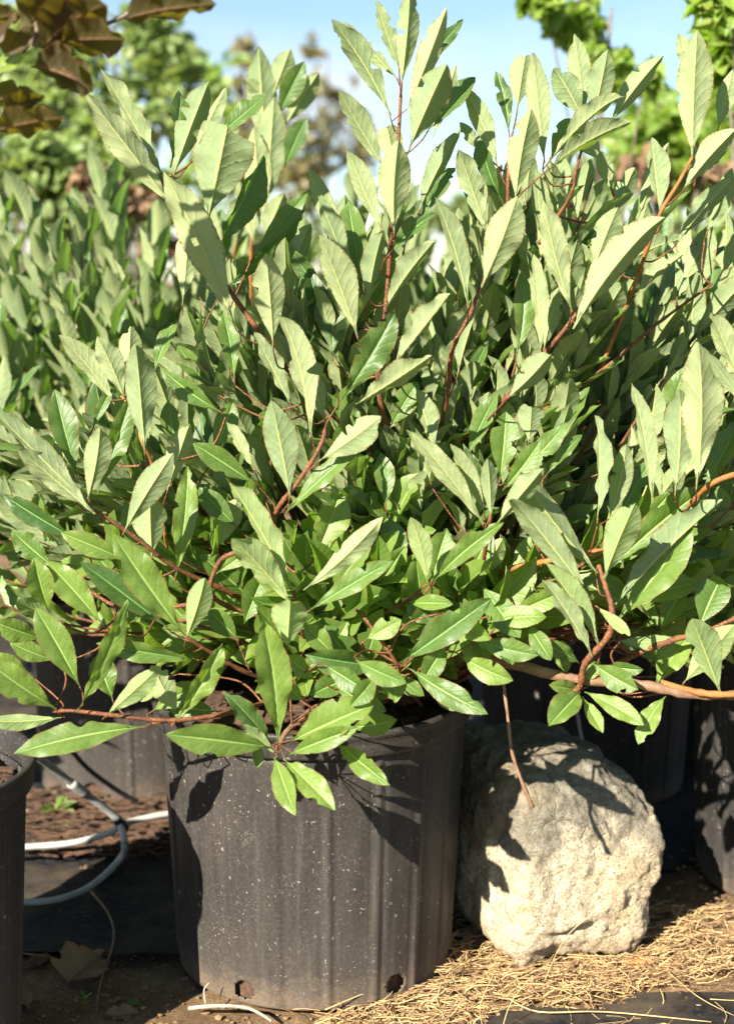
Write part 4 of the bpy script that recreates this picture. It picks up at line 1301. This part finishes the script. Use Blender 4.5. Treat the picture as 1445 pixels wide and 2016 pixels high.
# ------------------------------------------------------------------ copper-leaved branch, top left, near
be = empty('beech_sapling', (-.622, 1.72, .33), 'bronze leaved beech whose branches reach into the top left corner', 'tree')
tube('trunk', [Vector((-.622, 1.72, .33)), Vector((-.63, 1.71, .7)), Vector((-.60, 1.66, 1.05)), Vector((-.62, 1.64, 1.5))], .012, .006, M['bark_grey'], be, knob=.06)
by_ = 1.58
tube('branch', [Vector((-.605, 1.66, 1.02)), at(-60, 190, by_), at(0, 140, by_), at(55, 90, by_), at(75, 55, by_), at(62, 20, by_), at(70, -40, by_)], .0045, .0018, M['bark_grey'], be, knob=.1)
tube('branch', [Vector((-.61, 1.65, 1.28)), at(-40, -100, by_), at(60, -60, by_ + .02), at(330, -20, by_), at(270, 18, by_), at(200, 52, by_), at(150, 65, by_)], .0045, .0016, M['bark_grey'], be, knob=.1)
BE = '''
62 130 185 178 72 35
88 100 40 -20 60 40
100 85 200 -30 92 35
85 95 210 10 60 30
118 82 248 78 52 20
75 105 180 180 66 10
240 40 428 10 46 25
275 20 330 -60 60 20
40 60 10 110 50 20
20 40 -10 90 60 15
0 225 90 190 40 20
-20 262 135 232 40 10
60 20 130 10 46 10
60 50 130 -40 60 20
-40 50 40 30 50 20
-30 200 80 200 34 10
'''
for i, line in enumerate(BE.strip().splitlines()):
    bx, by, tx, ty, w, tl = map(float, line.split())
    rg_ = random.Random(i + 5)
    P0 = at(bx, by, by_); P1 = at(tx, ty, by_ - .02 + rg_.uniform(-.03, .03))
    L = (P1 - P0).length
    asp = max(.45, min(.85, w / FPX * by_ * 2.1 / L))
    me = np_mesh('leaf', *leaf_data(rg_, 26, aspect=asp, arch=rg_.uniform(-.2, .7), fold=rg_.uniform(.1, .5), wave=.035, twist=rg_.uniform(-.4, .4), prof=PROF_BEECH, serr=.004,
                 bites=[(1, .6, .05, .4)] if i % 3 == 0 else (), quilt=.006), mat=M['leaf_beech'])
    n = Vector((rg_.uniform(-.25, .3), rg_.uniform(.35, .7), .85)).normalized()
    m, _ = leaf_frame(P0, P1, n)
    o = bpy.data.objects.new('leaf', me); COL.objects.link(o); o.parent = be
    o.matrix_parent_inverse = Matrix.Translation(be.location).inverted(); o.matrix_basis = m
# one fresh green leaf of that corner
P0 = at(-30, 150, 1.6); P1 = at(44, 120, 1.56)
m, _ = leaf_frame(P0, P1, Vector((-.2, -.6, .6)))
me = np_mesh('leaf', *leaf_data(random.Random(3), 24, aspect=.85, arch=.4, fold=.15, prof=PROF_ROUND, wave=.02), mat=M['leaf_vine'])
o = bpy.data.objects.new('leaf', me); COL.objects.link(o); o.parent = be; o.matrix_parent_inverse = Matrix.Translation(be.location).inverted(); o.matrix_basis = m
o['label'] = 'fresh green rounded leaf'

# ------------------------------------------------------------------ trees behind
def tree(loc, h, label, mat, seed, clumps, leaf=.06, nleaf=1500, trunk_r=.03, group='trees behind the shrubs', var=VAR_TINY, name='tree', trunk_mat='bark_grey', spread=.5, aspect=1.0, cloth=1.0):
    """clumps: list of (dx, dy, z, rx, rz)"""
    rg = random.Random(seed)
    root = empty(name, loc, label, 'tree', group)
    B = Vector(loc)
    zt = max(c[2] for c in clumps)
    tube('trunk', [B, B + Vector((.03, 0, zt * .35)), B + Vector((-.02, .02, zt * .7)), B + Vector((0, 0, zt))], trunk_r, trunk_r * .3, M[trunk_mat], root, sides=8, knob=.06)
    data = []
    Vs, Fs, Us, Ls = [], [], [], []; off = 0
    tot = sum(c[3] ** 2 * c[4] for c in clumps)
    for (dx, dy, z, rx, rz) in clumps:
        c = B + Vector((dx, dy, z))
        z0 = max(.2, z - rz * .9 - .25)
        if abs(dx) + abs(dy) > .05:
            tube('limb', [B + Vector((0, 0, z0 * .8)), B.lerp(c, .5) + Vector((0, 0, z0 * .35)), c], trunk_r * .45, trunk_r * .12, M[trunk_mat], root, sides=5, n=3, knob=.08)
        n = int(nleaf * rx * rx * rz / tot)
        nt = max(6, n // 14)
        for k in range(nt):
            d = Vector((rg.gauss(0, 1), rg.gauss(0, 1), rg.gauss(0, 1))).normalized() * rg.random() ** .4
            e = c + Vector((d.x * rx, d.y * rx, d.z * rz))
            data.append(tube_data([c.lerp(e, .1), c.lerp(e, .6) + Vector((0, 0, .02)), e], trunk_r * .10, trunk_r * .04, sides=3, n=2, rng=rg, cap=False))
            for j in range(14):
                f = rg.uniform(.35, 1.08)
                p = c.lerp(e, f) + Vector((rg.gauss(0, 1), rg.gauss(0, 1), rg.gauss(0, 1))) * rx * .10
                a = (d + Vector((rg.uniform(-1, 1), rg.uniform(-1, 1), rg.uniform(-.9, .6)))).normalized()
                nn = Vector((rg.uniform(-.7, .7), rg.uniform(-.9, .5), rg.uniform(.1, 1))).normalized()
                L = leaf * rg.uniform(.6, 1.3)
                m, _ = leaf_frame(p, p + a * L, nn)
                V, F, UV = rg.choice(var)[1]
                A = np.array(m)
                Vs.append((V * np.array([cloth, 1, 1])) @ A[:3, :3].T + A[:3, 3]); Fs.append(np.asarray(F) + off); Us.append(UV); Ls.append(np.full(len(V), rg.random())); off += len(V)
    tag(link('twig', mesh_of('twig', *join_data(data)), root, M[trunk_mat]), kind='stuff')
    tag(link('crown', np_mesh('crown', np.vstack(Vs), np.vstack(Fs), np.vstack(Us), np.concatenate(Ls), mat), root), kind='stuff')
    return root

def at_ground(px, Y): return ((px - 722.5) / FPX * Y * 1.01, Y, 0)
def zt(py, Y): return at(722, py, Y).z
def clump(px, py, Y, rpx, rpy, bx):
    p = at(px, py, Y)
    return (p.x - bx, rnd.uniform(-.2, .2), p.z, rpx / FPX * Y, rpy / FPX * Y)
def mk_tree(px, Y, cl, label, mat, seed, **kw):
    b = at_ground(px, Y)
    tree(b, 0, label, mat, seed, [clump(x, y, Y, rx, ry, b[0]) for (x, y, rx, ry) in cl], **kw)
VAR_VINE = variants(6, M['leaf_vine'], PROF_LOBED, 12, (0, .5, 1.0), 15, aspect=(.8, 1.0), bite_p=0, quilt=0, serr=0, trunc_p=0, wave=.03)
mk_tree(250, 5.2, [(120, 110, 120, 90), (270, 70, 110, 60), (330, 190, 110, 80), (200, 260, 130, 70), (90, 250, 90, 90), (350, 120, 60, 40)], 'pale green leafy tree far behind the bronze branch', M['leaf_tree'], 41, leaf=.052, nleaf=2000, trunk_r=.014)
mk_tree(60, 6.2, [(0, 60, 130, 90), (60, 180, 120, 90), (-20, 300, 130, 90), (130, 340, 110, 80)], 'green tree at the far left edge behind the beech', M['leaf_tree'], 42, leaf=.052, nleaf=2000, trunk_r=.014)
mk_tree(160, 4.2, [(60, 330, 110, 60), (190, 350, 120, 60), (270, 390, 90, 60), (120, 400, 130, 50)], 'low yellow green bush beyond the left shrubs', M['leaf_tree'], 43, leaf=.05, nleaf=1500, name='bush', group='bushes behind')
mk_tree(430, 7.0, [(420, 150, 45, 50), (440, 240, 60, 70), (400, 320, 90, 70)], 'slim pale tree with a light crown left of the tall blurred shoot', M['leaf_vine'], 44, leaf=.07, nleaf=480, trunk_r=.014)
mk_tree(490, 8.0, [(478, 80, 24, 34), (485, 150, 34, 40), (500, 260, 60, 60), (520, 350, 80, 50)], 'narrow dark tree with a thin top against the sky', M['leaf_olive'], 45, leaf=.05, nleaf=800, trunk_r=.018)
mk_tree(650, 8.5, [(612, 100, 22, 24), (625, 170, 50, 40), (690, 200, 45, 60), (640, 260, 70, 60), (700, 300, 60, 50), (610, 340, 80, 60), (560, 230, 50, 60), (720, 260, 30, 40)], 'thin brown and olive tree behind the tall middle spray', M['leaf_olive'], 46, leaf=.042, nleaf=1500, trunk_r=.015)
mk_tree(250, 3.9, [(170, 350, 40, 16), (270, 390, 50, 20), (300, 470, 50, 30)], 'dry brown leaved bush showing between the left shrubs', M['leaf_dry'], 47, leaf=.035, nleaf=210, trunk_r=.010, name='bush', group='bushes behind')
mk_tree(1290, 4.4, [(1280, 230, 60, 40), (1380, 260, 90, 60), (1240, 300, 60, 50), (1330, 320, 120, 60), (1430, 200, 50, 80)], 'bright yellow green vine leaved bush behind the right sprays', M['leaf_vine'], 48, leaf=.06, nleaf=700, var=VAR_VINE, name='bush', group='bushes behind')
mk_tree(1330, 4.0, [(1290, 330, 30, 20), (1430, 360, 60, 40), (1130, 430, 40, 25)], 'dark red brown bush low behind the right sprays', M['leaf_dry'], 49, leaf=.05, nleaf=260, trunk_r=.008, name='bush', group='bushes behind')
mk_tree(1180, 3.6, [(1060, 15, 50, 22), (1110, 45, 26, 44), (1165, 40, 34, 36), (1190, 110, 30, 36), (1150, 150, 40, 30), (1210, 150, 30, 30), (1240, 180, 26, 26)], 'climbing branch of small yellow green leaves against the sky, right of centre', M['leaf_vine'], 50, leaf=.042, nleaf=230, var=VAR_VINE, trunk_r=.012, name='climber', group='vines on the sky line')
mk_tree(1460, 2.9, [(1395, 25, 35, 24), (1450, 80, 26, 36), (1480, 10, 40, 40)], 'big bright green leaves in the top right corner', M['leaf_vine'], 51, leaf=.06, nleaf=84, var=VAR_VINE, trunk_r=.014, name='climber', group='vines on the sky line')
mk_tree(980, 9.5, [(930, 420, 60, 30), (1060, 400, 60, 40), (870, 430, 70, 25)], 'distant low bush below the sky gap', M['leaf_tree'], 52, leaf=.08, nleaf=700, name='bush', group='bushes behind')
for i, (px, Y, top, lab) in enumerate(((-300, 9, 260, 'leftmost far tree of the line beyond the nursery rows'), (120, 11, 330, 'second far tree of the line beyond the nursery rows'),
                                   (560, 12, 400, 'third far tree of the line, behind the brown and olive tree'), (1180, 10, 330, 'far tree behind the bright vine bush'), (1600, 9, 200, 'rightmost far tree beyond the nursery rows'))):
    mk_tree(px, Y, [(px, top + 60, 150, 70), (px - 120, top + 150, 130, 90), (px + 120, top + 150, 130, 90), (px, top + 260, 220, 90)], lab, M['leaf_tree'], 60 + i, leaf=.11, nleaf=1300)

# ------------------------------------------------------------------ tubing
J = at(238, 1622, 2.34)
tb = empty('irrigation_tubing', J, 'grey white irrigation tubing meeting at a black joint between the left pots', 'tubing')
def g(px, py, z=.008): return ground_at(px, py, z)
tube('tube', [at(-60, 1395, 2.0), at(75, 1490, 2.2), at(150, 1548, 2.28), at(215, 1598, 2.33), J], .0062, .0062, M['tubing'], tb, sides=12, n=8)
tube('tube', [J, at(246, 1660, 2.30), g(238, 1690, .03), g(180, 1745), g(110, 1772), g(30, 1776), g(-60, 1760)], .0060, .0060, M['tubing'], tb, sides=12, n=10)
tube('tube', [J, at(215, 1640, 2.34), at(140, 1660, 2.33), at(40, 1668, 2.32), at(-60, 1672, 2.30)], .0055, .0055, M['tubing'], tb, sides=12, n=8)
tube('tube', [J, at(280, 1612, 2.36), at(335, 1602, 2.38), at(400, 1600, 2.40)], .0055, .0055, M['tubing'], tb, sides=12, n=6)
tube('joint', [at(230, 1612, 2.336), J, at(246, 1634, 2.33)], .0085, .0085, M['connector'], tb, sides=10)
tube('coupling', [at(140, 1541, 2.27), at(170, 1563, 2.295)], .0082, .0082, M['tubing'], tb, sides=12)
dr = tag(tube('drip_hose', [at(120, 1450, 2.35), at(170, 1510, 2.42), at(230, 1555, 2.48), at(270, 1578, 2.50)], .0045, .0045, M['connector'], None, sides=8), 'thin black drip hose in front of the grey-black pot', 'hose')
dr2 = tag(tube('drip_hose', [at(1135, 1400, 2.4), at(1150, 1470, 2.4), at(1190, 1520, 2.42)], .003, .003, M['tubing'], None, sides=8), 'thin pale hose hanging in the dark behind the granite block', 'hose')

# ------------------------------------------------------------------ litter
def ribbon(c, ang, L, w, bend, lift, rg):
    """a thin three-sided stalk"""
    pts = []
    for i in range(4):
        t = i / 3 - .5
        x = math.cos(ang) * L * t - math.sin(ang) * bend * L * (t * t * 4 - .5)
        y = math.sin(ang) * L * t + math.cos(ang) * bend * L * (t * t * 4 - .5)
        pts.append(c + Vector((x, y, lift * (t + .5) + rg.uniform(0, .002))))
    return tube_data(pts, w, w * .5, sides=3, n=1, rng=rg, cap=False)
def gsurf(x, y):
    return gz(x, y)
rg = random.Random(77)
sa, sb = [], []
def straw_density(px, py):
    if py < 1790 + max(0, (1000 - px)) * .17 : return 0
    d = 1.0
    if px < 640: d = .12
    if py > 2016 - (px - 950) * .22 and px > 950: d *= .10
    return d
k = 0
while k < 3300:
    px, py = rg.uniform(560, 1560), rg.uniform(1790, 2075)
    if rg.random() > straw_density(px, py): continue
    k += 1
    p = ground_at(px, py)
    if (p - PC).to_2d().length < .198: continue
    L = rg.uniform(.012, .05) if rg.random() < .85 else rg.uniform(.05, .11)
    dat = ribbon(Vector((p.x, p.y, gz(p.x, p.y) + rg.uniform(.006, .018))), rg.gauss(.15, .9), L, rg.choice((.0004, .0005, .0007, .0011, .0016)), rg.uniform(-.3, .3), rg.uniform(-.004, .012), rg)
    (sa if rg.random() < .6 else sb).append(dat)
tag(link('straw', mesh_of('straw', *join_data(sa)), None, M['straw']), 'dry golden straw strewn over the ground in front of the stone', 'straw', kind='stuff')
tag(link('straw', mesh_of('straw', *join_data(sb)), None, M['straw_dark']), 'browner chopped straw mixed into the golden straw', 'straw', kind='stuff')
# clods and pebbles
def pebble(c, s, rg):
    V = []; 
    import itertools
    ph = (1 + 5 ** .5) / 2
    base = [(-1, ph, 0), (1, ph, 0), (-1, -ph, 0), (1, -ph, 0), (0, -1, ph), (0, 1, ph), (0, -1, -ph), (0, 1, -ph), (ph, 0, -1), (ph, 0, 1), (-ph, 0, -1), (-ph, 0, 1)]
    fc = [(0, 11, 5), (0, 5, 1), (0, 1, 7), (0, 7, 10), (0, 10, 11), (1, 5, 9), (5, 11, 4), (11, 10, 2), (10, 7, 6), (7, 1, 8), (3, 9, 4), (3, 4, 2), (3, 2, 6), (3, 6, 8), (3, 8, 9), (4, 9, 5), (2, 4, 11), (6, 2, 10), (8, 6, 7), (9, 8, 1)]
    sx, sy, sz = rg.uniform(.7, 1.4), rg.uniform(.7, 1.2), rg.uniform(.4, .8)
    for b in base:
        f = rg.uniform(.75, 1.2) * s / 1.9
        V.append(c + Vector((b[0] * sx, b[1] * sy, b[2] * sz)) * f)
    return V, fc
cl = []
for k in range(2600):
    px, py = rg.uniform(-40, 1500), rg.uniform(1560, 2080)
    p = ground_at(px, py)
    if (p - PC).to_2d().length < .192 or (Vector((.245, 2.16)) - p.to_2d()).length < .12: continue
    cl.append(pebble(Vector((p.x, p.y, gz(p.x, p.y) + (.012 if py < 1800 else .002))), rg.choice((.0015, .002, .003, .003, .005)) * rg.uniform(.7, 1.3), rg))
tag(link('gravel', mesh_of('gravel', *join_data(cl)), None, M['clod'], smooth=False), 'crumbs of soil and small stones scattered over the ground', 'soil crumbs', kind='stuff')
# bark litter behind, between the pots
cl = []
for k in range(420):
    px, py = rg.uniform(60, 340), rg.uniform(1560, 1690)
    p = ground_at(px, py, .02)
    L = rg.uniform(.012, .05)
    cl.append(tube_data([p + Vector((-L / 2, rg.uniform(-.01, .01), rg.uniform(0, .012))), p + Vector((L / 2, rg.uniform(-.01, .01), rg.uniform(0, .012)))], rg.uniform(.001, .004), rg.uniform(.001, .003), sides=4, n=1, rng=rg, cap=False))
tag(link('bark_litter', mesh_of('bark_litter', *join_data(cl)), None, M['bark_chip'], smooth=False), 'red brown bark litter between the left pots', 'bark litter', kind='stuff')

def dead_leaf(px, py, L, ang, label, lobed=False, mat='leaf_dry', aspect=.5, z=.006, tilt=.3, group=None, seed=0, name='dead_leaf'):
    rg_ = random.Random(seed + int(px))
    p = ground_at(px, py)
    p.z = gz(p.x, p.y) + z + (.012 if p.y > 2.1 else 0)
    a = Vector((math.cos(ang), math.sin(ang), rg_.uniform(-.05, .15)))
    n = Vector((rg_.uniform(-tilt, tilt), -rg_.uniform(0, tilt * 1.5), 1))
    m, _ = leaf_frame(p, p + a * L, n)
    d = leaf_data(rg_, 24, aspect=aspect, arch=rg_.uniform(-.9, .9), fold=rg_.uniform(.2, .8), wave=.05, twist=rg_.uniform(-.6, .6), prof=PROF_LOBED if lobed else PROF_ROUND, serr=.01)
    me = np_mesh(name, *d, mat=M[mat])
    o = bpy.data.objects.new(name, me); COL.objects.link(o); o.matrix_basis = m
    return tag(o, label, 'dead leaf', group)
dead_leaf(130, 1935, .09, 1.1, 'lobed grey-brown dead leaf lying in the shade left of the pot', True, aspect=.9, tilt=.5)
dead_leaf(150, 1720, .03, .1, 'small red-brown dead leaf on the black fabric inside the tubing loop')
dead_leaf(905, 1850, .07, .6, 'curled brown dead leaf in the shade between pot and stone', tilt=.6, aspect=.4)
dead_leaf(950, 1880, .10, -.2, 'long tan dead leaf at the foot of the stone', tilt=.4, aspect=.35)
dead_leaf(900, 1815, .05, 1.5, 'upright brown dead leaf leaning beside the right of the pot', tilt=.9, aspect=.5)
dead_leaf(60, 1985, .06, 2.2, 'brown dead leaf near the bottom left corner', aspect=.5)
dead_leaf(200, 1990, .05, .2, 'tan dead leaf low in the shade by the bottom edge', aspect=.5)
dead_leaf(40, 1900, .05, .6, 'dark brown dead leaf beside the left cut-off pot', aspect=.5)
dead_leaf(1375, 1860, .05, .3, 'orange-brown dead leaf at the right on the straw', aspect=.5)
dead_leaf(245, 1975, .022, .3, 'pale green leaf fragment on the dark soil', aspect=.7, mat='leaf')
# sticks and twigs lying about
def stick(pts, r, label, mat='stick', name='stick'):
    return tag(tube(name, pts, r, r * .6, M[mat], None, sides=6, n=5, knob=.1), label, 'stick')
stick([ground_at(372, 1985, .008), ground_at(430, 1980, .016), ground_at(490, 1985, .014), ground_at(535, 2010, .006)], .0028, 'pale curved stick on the soil in front of the pot')
stick([ground_at(180, 1755, .014), ground_at(215, 1800, .016), ground_at(225, 1850, .012), ground_at(200, 1930, .008), ground_at(190, 1990, .004)], .0022, 'thin red-brown twig curving down the black fabric', 'twig_old')
stick([ground_at(405, 1975, .01), at(402, 1950, 1.87), at(412, 1935, 1.87)], .0012, 'short curled rootlet at the lower left foot of the pot')
stick([ground_at(30, 1876, .01), ground_at(100, 1882, .012)], .0018, 'straight dead twig beside the lobed dead leaf', 'twig_old')
stick([ground_at(1000, 1965, .012), ground_at(1060, 1992, .014), ground_at(1190, 1992, .012), ground_at(1400, 2012, .01)], .0012, 'long thin straw stalk across the bottom right fabric', 'straw')
stick([ground_at(640, 1988, .012), ground_at(720, 1955, .02), ground_at(800, 1930, .014)], .001, 'fine stalk lying against the foot of the pot', 'straw')
# orange chip and blue crumbs
def chip(px, py, sx, sy, sz, mat, name, label, cat, rot=0.):
    p = ground_at(px, py); p.z = gz(p.x, p.y) + .014
    rg_ = random.Random(int(px))
    V, F = pebble(Vector((0, 0, 0)), 1.0, rg_)
    V = [Vector((v.x * sx, v.y * sy, v.z * sz)) for v in V]
    o = link(name, mesh_of(name, V, F), None, M[mat], smooth=False)
    o.location = p; o.rotation_euler.z = rot
    return tag(o, label, cat)
chip(1255, 1895, .030, .010, .007, 'orange_chip', 'brick_chip', 'orange brick chip on the straw right of the stone', 'chip', .1)
for i, (x, y, lab) in enumerate(((1400, 2004, 'blue crumb nearest the bottom right corner'), (1418, 1998, 'upper blue crumb at the bottom right'), (1385, 2009, 'leftmost blue crumb at the bottom right'))):
    chip(x, y, .010, .005, .003, 'blue_chip', 'blue_crumb', lab, 'crumb', .3 * i)
# soil and root plug in the drain holes
# weeds
def weed(px, py, Y, n, L, label, seed):
    rg_ = random.Random(seed)
    p = ground_at(px, py)
    root = empty('weed', p, label, 'weed', 'weeds on the ground')
    for k in range(n):
        an = rg_.uniform(0, 6.28); e = rg_.uniform(.1, .9)
        a = Vector((math.cos(an), math.sin(an), e)).normalized()
        b = p + Vector((0, 0, rg_.uniform(.0, L * .6)))
        m, _ = leaf_frame(b, b + a * L * rg_.uniform(.6, 1.1), Vector((0, 0, 1)))
        me = VAR_MID_F[rg_.randrange(8)][0]
        o = bpy.data.objects.new('leaf', me); COL.objects.link(o); o.parent = root
        o.matrix_parent_inverse = Matrix.Translation(p).inverted(); o.matrix_basis = m
    tube('stem', [p, p + Vector((.003, 0, L * .7))], .0012, .0008, M['leaf_fresh'] if False else M['twig_lit'], root, sides=5)
weed(110, 1625, 2.5, 9, .05, 'small green weed growing among the bark behind the tubing', 1)
weed(168, 1978, 1.9, 14, .016, 'tiny mossy green weed in the shade at bottom left', 2)
#weed(1425, 1960, 1.9, 7, .05, 'small weed at the right edge by the straw', 4)
# grass stalks in front of the stone
def stalk(pts, label):
    return tag(tube('grass_stalk', pts, .0008, .0004, M['straw'], None, sides=4, n=6), label, 'grass stalk', 'thin dry grass stalks')
stalk([ground_at(952, 2030, 0), at(945, 1980, 1.80), at(970, 1920, 1.80)], 'left thin yellow grass stalk rising before the straw')
stalk([ground_at(985, 2040, 0), at(1005, 1975, 1.79), at(1048, 1920, 1.78)], 'middle thin yellow grass stalk rising before the straw')
stalk([ground_at(1070, 1935, 0), at(1110, 1850, 1.90), at(1165, 1800, 1.90)], 'thin grass stalk in front of the lit face of the stone')
stalk([ground_at(1300, 1900, 0), at(1370, 1960, 1.83), at(1445, 2000, 1.80)], 'yellow grass stalk slanting at bottom right')
stalk([ground_at(1445, 1890, 0), at(1435, 1840, 1.9), at(1425, 1810, 1.9)], 'short upright stalk at the right edge')
# red plastic tag in the main pot
p = at(740, 1360, 1.93)
V = [Vector((-.02, 0, -.012)), Vector((.02, .002, -.012)), Vector((.018, .003, .012)), Vector((-.018, .001, .014))]
V2 = [v + Vector((0, .0012, 0)) for v in V]
o = link('plant_tag', mesh_of('plant_tag', V + V2, [(0, 1, 2, 3), (7, 6, 5, 4), (0, 4, 5, 1), (1, 5, 6, 2), (2, 6, 7, 3), (3, 7, 4, 0)]), None, M['red_tag'], smooth=False)
o.location = p
tag(o, 'small red plastic tag half hidden in the leaves at the pot rim', 'tag')
